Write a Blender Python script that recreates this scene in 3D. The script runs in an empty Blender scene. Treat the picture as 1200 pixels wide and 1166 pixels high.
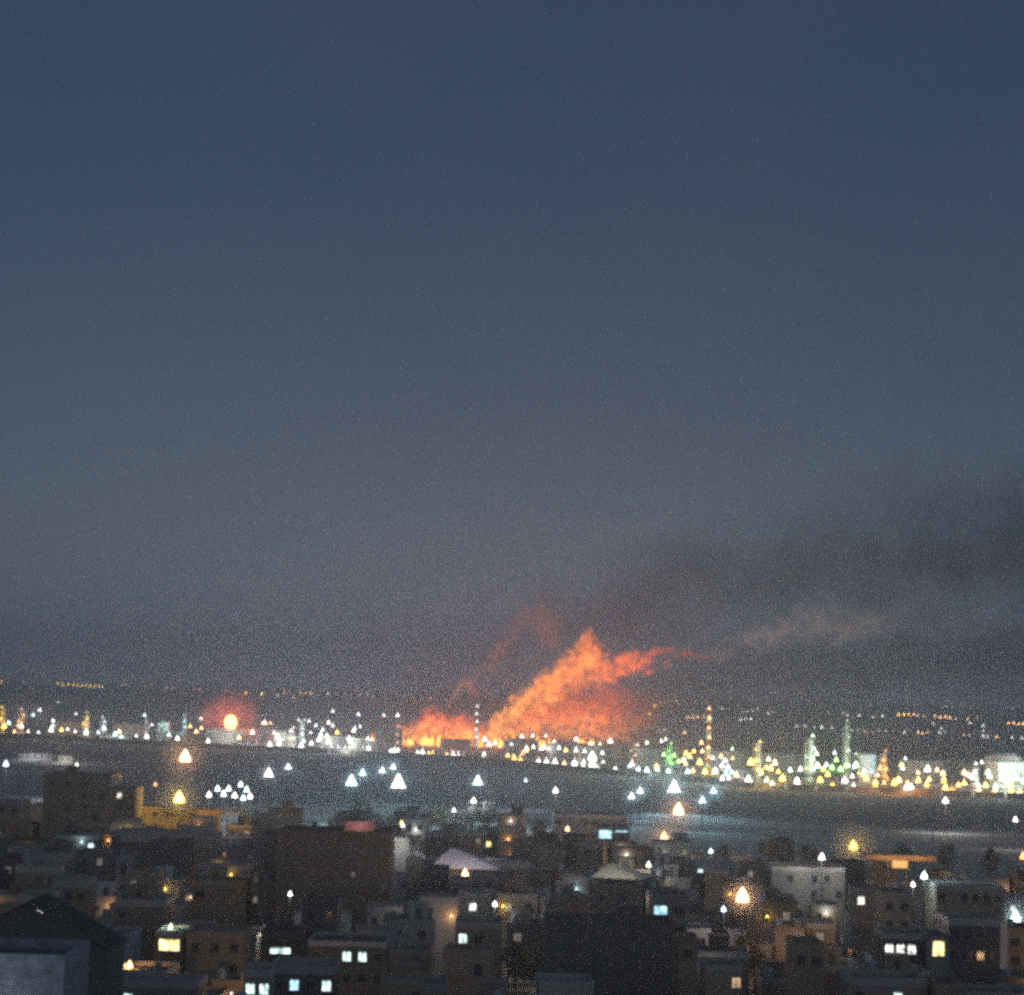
import bpy, bmesh, math, random
from mathutils import Vector, Matrix

random.seed(11)
sc = bpy.context.scene
COL = sc.collection
RAD = math.radians

# ------------------------------------------------------------------ camera
F_PX = 2600.0                      # focal length in photograph pixels (1200 wide)
CAM_Z = 50.0
PITCH = math.atan(220.6 / F_PX)
ROLL = math.atan(0.026)
_f = Vector((0, math.cos(PITCH), math.sin(PITCH)))
_u0 = Vector((0, -math.sin(PITCH), math.cos(PITCH)))
_x = Vector((1, 0, 0))
_r = _x * math.cos(ROLL) + _u0 * math.sin(ROLL)
_u = -_x * math.sin(ROLL) + _u0 * math.cos(ROLL)
CAM = Vector((0, 0, CAM_Z))
cd = bpy.data.cameras.new('camera')
cam = bpy.data.objects.new('camera', cd)
COL.objects.link(cam)
M = Matrix.Identity(4)
for i in range(3):
    M[i][0] = _r[i]; M[i][1] = _u[i]; M[i][2] = -_f[i]; M[i][3] = CAM[i]
cam.matrix_world = M
cd.sensor_width = 36.0
cd.lens = F_PX / 1200.0 * 36.0
cd.clip_start = 1.0
cd.clip_end = 90000.0
cd.dof.use_dof = True              # soft focus of the hand-held phone: lamps spread to small triangles
cd.dof.focus_distance = 60.0
cd.dof.aperture_fstop = 0.58
cd.dof.aperture_blades = 3
cd.dof.aperture_rotation = RAD(-90)
sc.camera = cam

# ------------------------------------------------------------------ sky
SUN_EL, SUN_ROT = RAD(38), RAD(150)
SKY_K = 0.0097
GLOW, GLOW_EL = (0.076, 0.097, 0.165), 3.0
w = bpy.data.worlds.new('World'); sc.world = w; w.use_nodes = True
nt = w.node_tree; nt.nodes.clear()
def wn(t, **k):
    n = nt.nodes.new(t)
    for a, b in k.items(): setattr(n, a, b)
    return n
sky = wn('ShaderNodeTexSky', sky_type='NISHITA', sun_disc=False, sun_elevation=SUN_EL, sun_rotation=SUN_ROT,
         air_density=1.0, dust_density=0.7, ozone_density=2.0)
bgs = wn('ShaderNodeBackground'); bgs.inputs['Strength'].default_value = SKY_K
nt.links.new(sky.outputs[0], bgs.inputs['Color'])
# thin night cloud and the town's sky glow, stronger towards the horizon all round
tc = wn('ShaderNodeTexCoord')
mp = wn('ShaderNodeMapping'); mp.inputs['Scale'].default_value = (1.0, 1.0, 2.2)
ns = wn('ShaderNodeTexNoise'); ns.inputs['Scale'].default_value = 5.0; ns.inputs['Detail'].default_value = 4.0
cr = wn('ShaderNodeValToRGB')
cr.color_ramp.elements[0].position = 0.3; cr.color_ramp.elements[0].color = (0.011, 0.024, 0.050, 1)
cr.color_ramp.elements[1].position = 0.75; cr.color_ramp.elements[1].color = (0.019, 0.031, 0.056, 1)
bgc = wn('ShaderNodeBackground'); bgc.inputs['Strength'].default_value = 1.0
sx = wn('ShaderNodeSeparateXYZ')
up = wn('ShaderNodeMath', operation='MAXIMUM'); up.inputs[1].default_value = 0.0
ml = wn('ShaderNodeMath', operation='MULTIPLY'); ml.inputs[1].default_value = -1.0/math.sin(RAD(GLOW_EL))
ex = wn('ShaderNodeMath', operation='EXPONENT')
bgg = wn('ShaderNodeBackground'); bgg.inputs['Color'].default_value = (*GLOW, 1)
add = wn('ShaderNodeAddShader'); add2 = wn('ShaderNodeAddShader'); out = wn('ShaderNodeOutputWorld')
nt.links.new(tc.outputs['Generated'], mp.inputs['Vector']); nt.links.new(mp.outputs[0], ns.inputs['Vector'])
nt.links.new(tc.outputs['Generated'], sx.inputs[0]); nt.links.new(sx.outputs['Z'], up.inputs[0])
nt.links.new(up.outputs[0], ml.inputs[0]); nt.links.new(ml.outputs[0], ex.inputs[0]); nt.links.new(ex.outputs[0], bgg.inputs['Strength'])
nt.links.new(ns.outputs['Fac'], cr.inputs['Fac']); nt.links.new(cr.outputs['Color'], bgc.inputs['Color'])
nt.links.new(bgs.outputs[0], add.inputs[0]); nt.links.new(bgc.outputs[0], add.inputs[1])
nt.links.new(add.outputs[0], add2.inputs[0]); nt.links.new(bgg.outputs[0], add2.inputs[1])
nt.links.new(add2.outputs[0], out.inputs['Surface'])

# ------------------------------------------------------------------ moonlight
sl = bpy.data.lights.new('moonlight', 'SUN'); sl.energy = 0.03; sl.angle = RAD(0.5); sl.color = (0.85, 0.9, 1.0)
so = bpy.data.objects.new('moonlight', sl); COL.objects.link(so)
_sd = Vector((math.sin(SUN_ROT) * math.cos(SUN_EL), math.cos(SUN_ROT) * math.cos(SUN_EL), math.sin(SUN_EL)))
so.rotation_euler = _sd.to_track_quat('Z', 'Y').to_euler()

# ------------------------------------------------------------------ exposure and sampling
vs = sc.view_settings
vs.view_transform = 'Standard'; vs.look = 'None'; vs.exposure = 0.0; vs.gamma = 1.0; vs.use_curve_mapping = False
sc.render.engine = 'CYCLES'
cy = sc.cycles
cy.use_denoising = False           # leave the grain of a night exposure
cy.sample_clamp_direct = 6.0
cy.max_bounces = 4; cy.diffuse_bounces = 2; cy.glossy_bounces = 2; cy.volume_bounces = 2
cy.transparent_max_bounces = 8
cy.caustics_reflective = False; cy.caustics_refractive = False
cy.sample_clamp_indirect = 0.3
cy.volume_max_steps = 256
cy.filter_width = 2.3

# ================================================================== helpers
def hor(px): return 788.0 + 0.026 * px
def ray(px, py): return _f + _r * ((px - 600) / F_PX) + _u * ((583 - py) / F_PX)
def at(px, py, Y):
    d = ray(px, py); return CAM + d * (Y / d.y)
def ground(px, py, z=0.0):
    d = ray(px, py); return CAM + d * ((z - CAM_Z) / d.z)
def lamp_spot(px, py, h):
    """where a lamp of height h stands on the plain if it shows at this pixel"""
    return ground(px, py, h)

MATS = {}
def mat(name, col, rough=0.85, var=0.25, scale=0.5, metal=0.0, hue=0.0, bump=0.0):
    """procedural surface: base colour broken by noise, a little different on every object"""
    if name in MATS: return MATS[name]
    m = bpy.data.materials.new(name); m.use_nodes = True
    t = m.node_tree; b = t.nodes['Principled BSDF']
    b.inputs['Roughness'].default_value = rough; b.inputs['Metallic'].default_value = metal
    c = t.nodes.new('ShaderNodeTexCoord')
    n1 = t.nodes.new('ShaderNodeTexNoise'); n1.inputs['Scale'].default_value = scale; n1.inputs['Detail'].default_value = 6
    t.links.new(c.outputs['Object'], n1.inputs['Vector'])
    oi = t.nodes.new('ShaderNodeObjectInfo')
    ad = t.nodes.new('ShaderNodeMath'); ad.operation = 'MULTIPLY_ADD'
    t.links.new(oi.outputs['Random'], ad.inputs[0]); ad.inputs[1].default_value = 0.5
    t.links.new(n1.outputs['Fac'], ad.inputs[2])
    mr = t.nodes.new('ShaderNodeMapRange')
    mr.inputs['From Min'].default_value = 0.3; mr.inputs['From Max'].default_value = 1.2
    mr.inputs['To Min'].default_value = 1 - var; mr.inputs['To Max'].default_value = 1 + var
    t.links.new(ad.outputs[0], mr.inputs['Value'])
    hs = t.nodes.new('ShaderNodeHueSaturation'); hs.inputs['Color'].default_value = (*col, 1)
    t.links.new(mr.outputs[0], hs.inputs['Value'])
    if hue:
        h2 = t.nodes.new('ShaderNodeMapRange'); h2.inputs['To Min'].default_value = 0.5 - hue; h2.inputs['To Max'].default_value = 0.5 + hue
        t.links.new(oi.outputs['Random'], h2.inputs['Value']); t.links.new(h2.outputs[0], hs.inputs['Hue'])
    t.links.new(hs.outputs['Color'], b.inputs['Base Color'])
    if bump:
        bp = t.nodes.new('ShaderNodeBump'); bp.inputs['Strength'].default_value = bump
        t.links.new(n1.outputs['Fac'], bp.inputs['Height']); t.links.new(bp.outputs[0], b.inputs['Normal'])
    MATS[name] = m
    return m
def emit(name, col, strength):
    if name in MATS: return MATS[name]
    m = bpy.data.materials.new(name); m.use_nodes = True
    b = m.node_tree.nodes['Principled BSDF']
    b.inputs['Base Color'].default_value = (0.6, 0.6, 0.6, 1); b.inputs['Roughness'].default_value = 0.4
    b.inputs['Emission Color'].default_value = (*col, 1); b.inputs['Emission Strength'].default_value = strength
    m.cycles.emission_sampling = 'NONE'
    if name.startswith('lit_'):            # rooms seen through curtains: uneven brightness
        t = m.node_tree; c = t.nodes.new('ShaderNodeTexCoord'); oi = t.nodes.new('ShaderNodeObjectInfo')
        mp_ = t.nodes.new('ShaderNodeVectorMath'); mp_.operation = 'ADD'
        t.links.new(c.outputs['Object'], mp_.inputs[0]); t.links.new(oi.outputs['Location'], mp_.inputs[1])
        n = t.nodes.new('ShaderNodeTexNoise'); n.inputs['Scale'].default_value = 1.3; n.inputs['Detail'].default_value = 3
        t.links.new(mp_.outputs[0], n.inputs['Vector'])
        r = t.nodes.new('ShaderNodeMapRange'); r.inputs['From Min'].default_value = 0.32; r.inputs['From Max'].default_value = 0.68
        r.inputs['To Min'].default_value = strength*0.15; r.inputs['To Max'].default_value = strength*1.25
        t.links.new(n.outputs['Fac'], r.inputs['Value']); t.links.new(r.outputs[0], b.inputs['Emission Strength'])
    MATS[name] = m
    return m

def volume_mat(name, homogeneous=False, step=1.0):
    m = bpy.data.materials.new(name); m.use_nodes = True
    t = m.node_tree; t.nodes.clear()
    o = t.nodes.new('ShaderNodeOutputMaterial'); p = t.nodes.new('ShaderNodeVolumePrincipled')
    p.inputs['Density Attribute'].default_value = ''; p.inputs['Temperature Attribute'].default_value = ''
    p.inputs['Color Attribute'].default_value = ''
    t.links.new(p.outputs[0], o.inputs['Volume'])
    m.cycles.homogeneous_volume = homogeneous
    m.cycles.volume_step_rate = step
    m.cycles.volume_sampling = 'MULTIPLE_IMPORTANCE'
    return m, t, p
class MB:
    """collects shapes into one mesh"""
    def __init__(s): s.v = []; s.f = []; s.m = []; s.cur = 0
    def slot(s, i): s.cur = i; return s
    def poly(s, pts, faces):
        o = len(s.v); s.v += [tuple(p) for p in pts]
        for f in faces: s.f.append([o + i for i in f]); s.m.append(s.cur)
        return s
    def box(s, x0, x1, y0, y1, z0, z1):
        return s.poly([(x0,y0,z0),(x1,y0,z0),(x1,y1,z0),(x0,y1,z0),(x0,y0,z1),(x1,y0,z1),(x1,y1,z1),(x0,y1,z1)],
            [(0,3,2,1),(4,5,6,7),(0,1,5,4),(1,2,6,5),(2,3,7,6),(3,0,4,7)])
    def lathe(s, prof, n=10, cx=0, cy=0):
        """prof: list of (r, z) from bottom to top, ends closed"""
        pts = []; fs = []
        for r, z in prof:
            for i in range(n):
                a = 2*math.pi*i/n; pts.append((cx + r*math.cos(a), cy + r*math.sin(a), z))
        for k in range(len(prof)-1):
            for i in range(n):
                j = (i+1) % n; fs.append((k*n+i, k*n+j, (k+1)*n+j, (k+1)*n+i))
        fs.append(tuple(reversed(range(n)))); fs.append(tuple((len(prof)-1)*n+i for i in range(n)))
        return s.poly(pts, fs)
    def bar(s, a, b, r, n=5):
        a = Vector(a); b = Vector(b); d = (b-a).normalized()
        e = d.orthogonal().normalized(); g = d.cross(e)
        pts = []
        for p in (a, b):
            for i in range(n):
                t = 2*math.pi*i/n; pts.append(p + e*(r*math.cos(t)) + g*(r*math.sin(t)))
        fs = [(i, (i+1)%n, n+(i+1)%n, n+i) for i in range(n)]
        fs += [tuple(reversed(range(n))), tuple(n+i for i in range(n))]
        return s.poly(pts, fs)
    def gable(s, x0, x1, y0, y1, z0, z1):
        """roof prism with the ridge along y"""
        xm = (x0+x1)/2
        return s.poly([(x0,y0,z0),(x1,y0,z0),(xm,y0,z1),(x0,y1,z0),(x1,y1,z0),(xm,y1,z1)],
            [(0,1,2),(5,4,3),(0,2,5,3),(2,1,4,5),(1,0,3,4)])
    def mesh(s, name, mats):
        me = bpy.data.meshes.new(name); me.from_pydata(s.v, [], s.f)
        for m in mats: me.materials.append(m)
        for p, i in zip(me.polygons, s.m): p.material_index = i
        me.update(); return me
    def build(s, name, mats, parent=None, loc=None, rz=0.0):
        if not isinstance(mats, (list, tuple)): mats = [mats]
        return place(name, s.mesh(name, mats), parent, loc, rz)
def place(name, me, parent=None, loc=None, rz=0.0):
    o = bpy.data.objects.new(name, me); COL.objects.link(o)
    if parent: o.parent = parent
    if loc is not None: o.location = loc
    if rz: o.rotation_euler.z = rz
    return o
def tag(o, label=None, cat=None, group=None, kind=None):
    if label: o['label'] = label
    if cat: o['category'] = cat
    if group: o['group'] = group
    if kind: o['kind'] = kind
    return o
def thing(name, label, cat, loc, rz=0.0, group=None):
    return tag(place(name, None, None, loc, rz), label, cat, group)
def halo_ball_mat(dens, r, col=(0.98, 0.98, 1.0)):
    k = 'halo_ball_%g_%.1f' % (dens, r)
    if k not in MATS:
        m, t_, p = volume_mat(k, False, 0.7); p.inputs['Color'].default_value = (*col, 1); p.inputs['Anisotropy'].default_value = 0.2
        c = t_.nodes.new('ShaderNodeTexCoord'); ln = t_.nodes.new('ShaderNodeVectorMath'); ln.operation = 'LENGTH'
        t_.links.new(c.outputs['Object'], ln.inputs[0])
        mr = t_.nodes.new('ShaderNodeMapRange'); mr.interpolation_type = 'SMOOTHERSTEP'
        mr.inputs['From Min'].default_value = r*0.98; mr.inputs['From Max'].default_value = 0.0; mr.inputs['To Max'].default_value = dens
        t_.links.new(ln.outputs['Value'], mr.inputs['Value']); t_.links.new(mr.outputs[0], p.inputs['Density'])
        MATS[k] = m
    return MATS[k]
def halo_ball(parent, loc, r, dens):
    """ball of scatter added as a halo round a strong lamp; only the lamp's own light shows it"""
    b = MB(); prof = [(r*math.sin(math.pi*k/9), -r*math.cos(math.pi*k/9)) for k in range(1, 9)]
    b.lathe(prof, 16)
    o = b.build('halo_ball', halo_ball_mat(dens, round(r, 1)), parent, loc); return o  # added volume standing in for the glare round the lamp
def light(parent, loc, col, power, rad=0.4, spot=None, name='light'):
    l = bpy.data.lights.new(name, 'SPOT' if spot else 'POINT')
    l.energy = power; l.color = col; l.shadow_soft_size = rad
    if spot: l.spot_size = spot; l.spot_blend = 0.9
    o = bpy.data.objects.new(name, l); COL.objects.link(o); o.parent = parent; o.location = loc
    if spot: o.rotation_euler = (RAD(84), 0, math.pi)    # floodlight: towards the town (-Y) and down
    return o

WHITE = (1.0, 0.97, 0.9); COOL = (0.66, 0.95, 1.0); CYAN = (0.20, 0.85, 1.0); GREEN = (0.28, 1.0, 0.18)
PALEG = (0.72, 1.0, 0.66); YEL = (1.0, 0.60, 0.10); ORA = (1.0, 0.34, 0.05); PEACH = (1.0, 0.50, 0.20); BLUE = (0.6, 0.75, 1.0)
TINT = {'w': WHITE, 'c': COOL, 'k': CYAN, 'g': GREEN, 'p': PALEG, 'y': YEL, 'o': ORA, 'e': PEACH, 'b': BLUE}
TNAME = {'w': 'white', 'c': 'cool white', 'k': 'cyan', 'g': 'green', 'p': 'pale green', 'y': 'yellow', 'o': 'orange', 'e': 'peach', 'b': 'bluish'}
DARKPOLE = mat('dark_pole_paint', (0.03, 0.03, 0.032), 0.8, 0.2, 0.3)
STEEL = mat('steel', (0.30, 0.30, 0.31), 0.55, 0.2, 0.3, 0.3)

_ORD = 'zeroth first second third fourth fifth sixth seventh eighth ninth tenth eleventh twelfth thirteenth fourteenth fifteenth sixteenth seventeenth eighteenth nineteenth'.split()
_TENS = {20: ('twentieth', 'twenty'), 30: ('thirtieth', 'thirty'), 40: ('fortieth', 'forty'), 50: ('fiftieth', 'fifty'), 60: ('sixtieth', 'sixty'), 70: ('seventieth', 'seventy')}
def nth(i):
    if i < 20: return _ORD[i]
    t = i//10*10
    return _TENS[t][0] if i == t else _TENS[t][1]+'-'+_ORD[i-t]

# ================================================================== the ground
gm = mat('dry_earth', (0.26, 0.25, 0.235), 0.95, 0.5, 0.02, bump=0.3)
_g = MB()
S = 14000.0
_g.poly([(-S,-800,0),(S,-800,0),(S,S,0),(-S,S,0)], [(0,1,2,3)])
tag(_g.build('ground', gm), kind='structure')

# ================================================================== haze
hm, _t, _p = volume_mat('haze', True)
_p.inputs['Color'].default_value = (0.975, 0.985, 1.0, 1)
_p.inputs['Density'].default_value = 0.00018
_p.inputs['Anisotropy'].default_value = 0.8
_h = MB(); _h.box(-S-200, S+200, -1000, S+200, -1.0, 285.0)
tag(_h.build('haze', hm), 'thin night haze lying over the whole plain', 'haze', kind='stuff')

# ================================================================== roads and field surfaces
asphalt = mat('asphalt', (0.055, 0.055, 0.058), 0.9, 0.3, 0.2)
def strip(name, pts, width, z, m):
    """a flat road along a polyline, with its own thickness"""
    b = MB(); L = []; R = []
    for i, p in enumerate(pts):
        a = Vector(pts[max(i-1, 0)]); c = Vector(pts[min(i+1, len(pts)-1)])
        d = (c-a).normalized(); n = Vector((-d.y, d.x))
        L.append(Vector(p)+n*width/2); R.append(Vector(p)-n*width/2)
    n = len(pts)
    b.poly([(p.x, p.y, z) for p in L]+[(p.x, p.y, z) for p in R], [(i, n+i, n+i+1, i+1) for i in range(n-1)])
    return tag(b.build(name, m), kind='structure')
PERIM = [(-900, 1960), (-404, 1757), (-20, 1494), (132, 1180), (300, 1120), (700, 1080)]
strip('perimeter_road', [(x, y-14) for x, y in PERIM], 9.0, 0.016, asphalt)
strip('field_track', [(-700, 1180), (-120, 1060), (90, 960), (320, 820)], 7.0, 0.012, mat('gravel_track', (0.24, 0.22, 0.20), 0.95, 0.3, 0.1))
strip('field_road', [(-700, 905), (-60, 850), (420, 770)], 8.0, 0.008, asphalt)
for i, Y in enumerate((318, 378, 438, 498, 558, 618)):
    strip('street', [(-170, Y+3), (170, Y-2)], 6.5, 0.006+0.002*i, asphalt)
strip('street', [(-26, 240), (-34, 700)], 7.0, 0.026, asphalt)
strip('street', [(46, 240), (62, 700)], 7.0, 0.030, asphalt)

# concrete perimeter wall of the refinery
_pw = thing('perimeter_wall', 'long low pale concrete wall along the near side of the refinery', 'wall', (0, 0, 0))
_pm = MB(); _pm.box(-7.4, 7.4, -0.12, 0.12, 0, 2.9); _pm.box(-7.6, -7.2, -0.25, 0.25, 0, 3.2); _pm.box(-7.4, 7.4, -0.2, 0.2, 2.9, 3.05)
_pm = _pm.mesh('panel', [mat('wall_concrete', (0.48, 0.47, 0.44), 0.9, 0.25, 0.3)])
for (xa, ya), (xb, yb) in zip(PERIM, PERIM[1:]):
    L = math.hypot(xb-xa, yb-ya); n = int(L/15)
    for i in range(n):
        f = (i+.5)/n; x, y = xa+(xb-xa)*f, ya+(yb-ya)*f
        if abs(x)/y < 0.26: place('panel', _pm, _pw, (x, y-4, 0), math.atan2(yb-ya, xb-xa))

# ================================================================== buildings
WALLS = {
 'brown':  mat('brown_brick', (0.30, 0.21, 0.15), 0.9, 0.25, 0.6, hue=0.01),
 'tan':    mat('tan_brick', (0.40, 0.31, 0.22), 0.9, 0.25, 0.6, hue=0.01),
 'grey':   mat('grey_render', (0.30, 0.29, 0.28), 0.9, 0.25, 0.5),
 'dark':   mat('dark_render', (0.14, 0.135, 0.135), 0.9, 0.3, 0.5),
 'pale':   mat('pale_stone', (0.50, 0.47, 0.43), 0.85, 0.2, 0.5),
 'white':  mat('white_paint', (0.72, 0.71, 0.70), 0.8, 0.12, 0.6),
 'blue':   mat('blue_grey_paint', (0.44, 0.49, 0.55), 0.85, 0.6, 0.9, bump=0.4),
}
CNAME = {'brown': 'brown brick', 'tan': 'tan brick', 'grey': 'grey rendered', 'dark': 'dark rendered', 'pale': 'pale stone', 'white': 'white painted', 'blue': 'blue-grey'}
ROOF = mat('bitumen_roof', (0.11, 0.11, 0.115), 0.9, 0.4, 0.4)
ROOF2 = mat('concrete_roof', (0.27, 0.26, 0.25), 0.9, 0.3, 0.4)
FRAME = mat('window_frame', (0.35, 0.35, 0.35), 0.5, 0.2, 0.5)
GLASS = mat('dark_glass', (0.02, 0.024, 0.03), 0.12, 0.2, 0.5)
DOOR = mat('metal_door', (0.12, 0.11, 0.10), 0.5, 0.3, 0.5)
LITW = {'w': emit('lit_white', (1.0, 0.98, 0.90), 2.2), 'c': emit('lit_cool', (0.72, 1.0, 0.93), 2.2), 'y': emit('lit_yellow', (1.0, 0.78, 0.30), 3.0),
        'k': emit('lit_cyan', (0.45, 0.85, 1.0), 2.2), 'e': emit('lit_warm', (1.0, 0.62, 0.32), 1.0), 'd': emit('lit_dim', (1.0, 0.8, 0.55), 0.25)}
# one window mesh per size, shared; origin at the sill centre, facing -Y
_wm = {}
def window_mesh(wd, ht):
    k = (round(wd, 1), round(ht, 1))
    if k not in _wm:
        w_, h_ = k; b = MB(); t = 0.09
        b.box(-w_/2, -w_/2+t, -0.07, 0.0, 0, h_); b.box(w_/2-t, w_/2, -0.07, 0.0, 0, h_)
        b.box(-w_/2+t, w_/2-t, -0.07, 0.0, h_-t, h_); b.box(-w_/2-0.1, w_/2+0.1, -0.16, 0.0, -0.1, 0.0)
        b.box(-0.04, 0.04, -0.06, -0.022, 0.0, h_-t)
        p = MB(); p.box(-w_/2+t, w_/2-t, -0.02, 0.0, 0.0, h_-t)
        _wm[k] = (b.mesh('window', [FRAME]), {})
        _wm[k][1]['p'] = p
    return _wm[k]
def pane_mesh(wd, ht, lit):
    fm, d = window_mesh(wd, ht)
    if lit not in d: d[lit] = d['p'].mesh('pane', [LITW[lit] if lit else GLASS])
    return d[lit]
def add_window(root, x, y, z, wd, ht, rz=0.0, lit=None):
    o = place('window', window_mesh(wd, ht)[0], root, (x, y, z), rz)
    place('pane', pane_mesh(wd, ht, lit), o)
    return o

FOOT = []      # footprints in use: (x0, x1, y0, y1)
def clear(x0, x1, y0, y1, m=0.6):
    return all(x1+m < a or x0-m > b or y1+m < c or y0-m > d for a, b, c, d in FOOT)

def house(name, label, x, y, wd, dp, h, colour, cat='house', group=None, rz=0.0, floors=2, wins=None, pw=1.3, ph=1.4,
          lit=(), parapet=True, stair=False, balcony=False, roof=None, blind=False, door=False, sides=True, porch=None):
    """x, y: middle of the front (camera side) foot; wd x dp footprint; rows of windows on the upper storeys"""
    FOOT.append((x-wd/2, x+wd/2, y, y+dp))
    r = thing(name, label, cat, (x, y, 0), rz, group)
    wm = WALLS[colour]
    b = MB(); b.box(-wd/2, wd/2, 0, dp, 0, h); b.build('wall', wm, r)
    top = h
    rf = MB(); rf.box(-wd/2+0.25, wd/2-0.25, 0.25, dp-0.25, h, h+0.06)
    ro = rf.build('roof', roof or random.choice((ROOF, ROOF, ROOF2)), r)
    if parapet:
        p = MB(); q = 0.22; e = 0.03; ht = h+random.uniform(0.5, 1.0)
        p.box(-wd/2-e, wd/2+e, -e, q, h-0.25, ht); p.box(-wd/2-e, wd/2+e, dp-q, dp+e, h-0.25, ht)
        p.box(-wd/2-e, -wd/2+q, q, dp-q, h-0.25, ht); p.box(wd/2-q, wd/2+e, q, dp-q, h-0.25, ht)
        p.build('parapet', WALLS['pale'] if random.random() < .4 else wm, r)
    if stair:
        s = MB(); sx = random.uniform(-wd/4, wd/4); s.box(sx-1.6, sx+1.6, dp*0.45, dp*0.45+3.6, h+0.06, h+2.6)
        s.box(sx-1.8, sx+1.8, dp*0.45-0.2, dp*0.45+3.8, h+2.6, h+2.75)
        so_ = s.build('stair_house', wm, r)
        d = MB(); d.box(sx-0.5, sx+0.5, dp*0.45-0.05, dp*0.45-0.003, h+0.1, h+2.1); d.build('door', DOOR, so_)
    n = wins if wins is not None else max(2, int(wd/3.4))
    lits = dict(lit)
    if not blind:
        k = 0
        for fl in range(floors):
            z = h - 2.35 - fl*3.1
            if z < 0.6: break
            for i in range(n):
                wx = -wd/2 + wd*(i+0.5)/n
                if (group or n > 2) and (fl, i) not in lits and random.random() < 0.4: continue
                sw, sh = (pw, ph) if (fl, i) in lits or not group else random.choice(((1.3, 1.4), (0.9, 1.2), (1.8, 1.4), (0.7, 0.7), (1.3, 1.9)))
                add_window(r, wx+(random.uniform(-.3, .3) if group else 0), -0.002, z+ph-sh, min(sw, wd/n*0.8), sh, 0, lits.get((fl, i)))
                k += 1
            if balcony and n >= 2:
                bx = -wd/2 + wd*0.5/n
                bb = MB(); bb.box(bx-1.5, bx+1.5, -1.1, -0.18, z-0.5, z-0.36)
                bo = bb.build('balcony', wm, r)
                rl = MB()
                for xx in (-1.45, -0.7, 0, 0.7, 1.45): rl.box(bx+xx-0.03, bx+xx+0.03, -1.08, -1.02, z-0.36, z+0.55)
                rl.box(bx-1.5, bx+1.5, -1.09, -1.01, z+0.55, z+0.62)
                rl.build('railing', FRAME, bo)
        if sides:
            z = h-2.35
            for sgn in (-1, 1):
                if abs(x) > 20 and (x > 0) == (sgn > 0): continue       # only the flank one can see
                add_window(r, sgn*(wd/2+0.002), dp*0.5, z, 1.0, 1.2, sgn*math.pi/2)
    if porch:
        col, pw_, fx, z = porch
        lx = fx*wd/2
        e = MB(); e.bar((0, 0, 0.1), (0, -0.35, 0.2), 0.03, 4); e.slot(1).lathe([(0.13, 0.0), (0.16, 0.12), (0.05, 0.24)], 7, 0, -0.38)
        e.build('wall_lamp', [DARKPOLE, emit('porch_%s' % col, TINT[col], 9)], r, (lx, -0.003, z))
        light(r, (lx, -1.0, z-0.1), TINT[col], pw_, 0.12)
    if door:
        d = MB(); d.box(-0.6, 0.6, -0.06, -0.003, 0, 2.2); do = d.build('door', DOOR, r)
        hd = MB(); hd.box(0.4, 0.46, -0.14, -0.06, 1.0, 1.2); hd.build('handle', STEEL, do)
    return r

def px_house(name, label, x0, x1, ytop, D, dp, colour, **k):
    """a house that shows between photo columns x0..x1 with its roof edge at ytop, D metres out"""
    c = at((x0+x1)/2, ytop, D); wd = (x1-x0)/F_PX*D
    return house(name, label, c.x, D, wd, dp, c.z-0.6 if k.get('parapet', True) else c.z, colour, **k)

W = 'w'; C_ = 'c'
# --- the ones that stand out in the photograph
bb = px_house('apartment_block', 'broad blind brown block of seven storeys with pink rooftop hoarding', 326, 458, 976, 402, 15, 'brown', cat='apartment block', blind=True, stair=True, floors=3)
for x in (-8.2, 1.1, 7.6):
    d_ = MB(); d_.bar((x, -0.12, 0.3), (x, -0.12, 22), 0.09, 6)
    for z in range(2, 22, 3): d_.box(x-0.14, x+0.14, -0.2, -0.004, z, z+0.08)
    d_.build('drain_pipe', STEEL, bb)
for k in range(6): add_window(bb, 3.6, -0.002, 3.2+3.0*k, 0.7, 0.9, 0, 'd' if k == 4 else None)
for z in (7.2, 13.6, 19.8):
    d_ = MB(); d_.box(-10.4, 10.4, -0.07, -0.003, z, z+0.35); d_.build('floor_band', WALLS['grey'], bb)
px_house('apartment_block', 'tall brown block on the skyline under two orange lamps', 52, 130, 908, 600, 16, 'tan', cat='apartment block', floors=4, wins=4, stair=True)
px_house('apartment_block', 'narrow tan block with one lit window beside tall brown skyline block', 134, 160, 922, 606, 12, 'tan', cat='apartment block', floors=3, wins=2, lit=[((0, 0), W)])
px_house('apartment_block', 'long low tan block lit by the orange lamp on the skyline', 161, 232, 945, 640, 14, 'tan', cat='apartment block', floors=2, wins=5)
px_house('apartment_block', 'dark wide flat block with pale right flank, below the orange lamp', 131, 226, 976, 520, 14, 'dark', cat='apartment block', floors=3, wins=5)
px_house('house', 'pale slim house closing the right end of the dark wide block', 228, 254, 979, 519, 12, 'tan', floors=2, wins=2, blind=True)
px_house('house', 'orange lit house at the left edge under the horizon', -18, 24, 938, 560, 12, 'tan', floors=2, wins=3)
px_house('house', 'slim grey house pressed against the left flank of the broad blind block', 304, 324, 978, 415, 12, 'grey', floors=2, wins=1)
px_house('house', 'low dark house in front of the broad blind block', 354, 395, 1056, 372, 10, 'dark', floors=2, wins=2)
px_house('near_house', 'nearest house, blue-grey parapet wall filling the bottom left corner', -60, 75, 1122, 205, 12, 'blue', cat='house', floors=1, wins=0, blind=True)
px_house('house', 'tan house with bright white lamps beneath its roof edge near left border', 20, 56, 1050, 372, 10, 'tan', floors=2, wins=2, lit=[((0, 1), W)])
px_house('house', 'grey-brown house right of the house with bright white roof lamps', 61, 101, 1034, 388, 10, 'tan', floors=3, wins=3)
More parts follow.
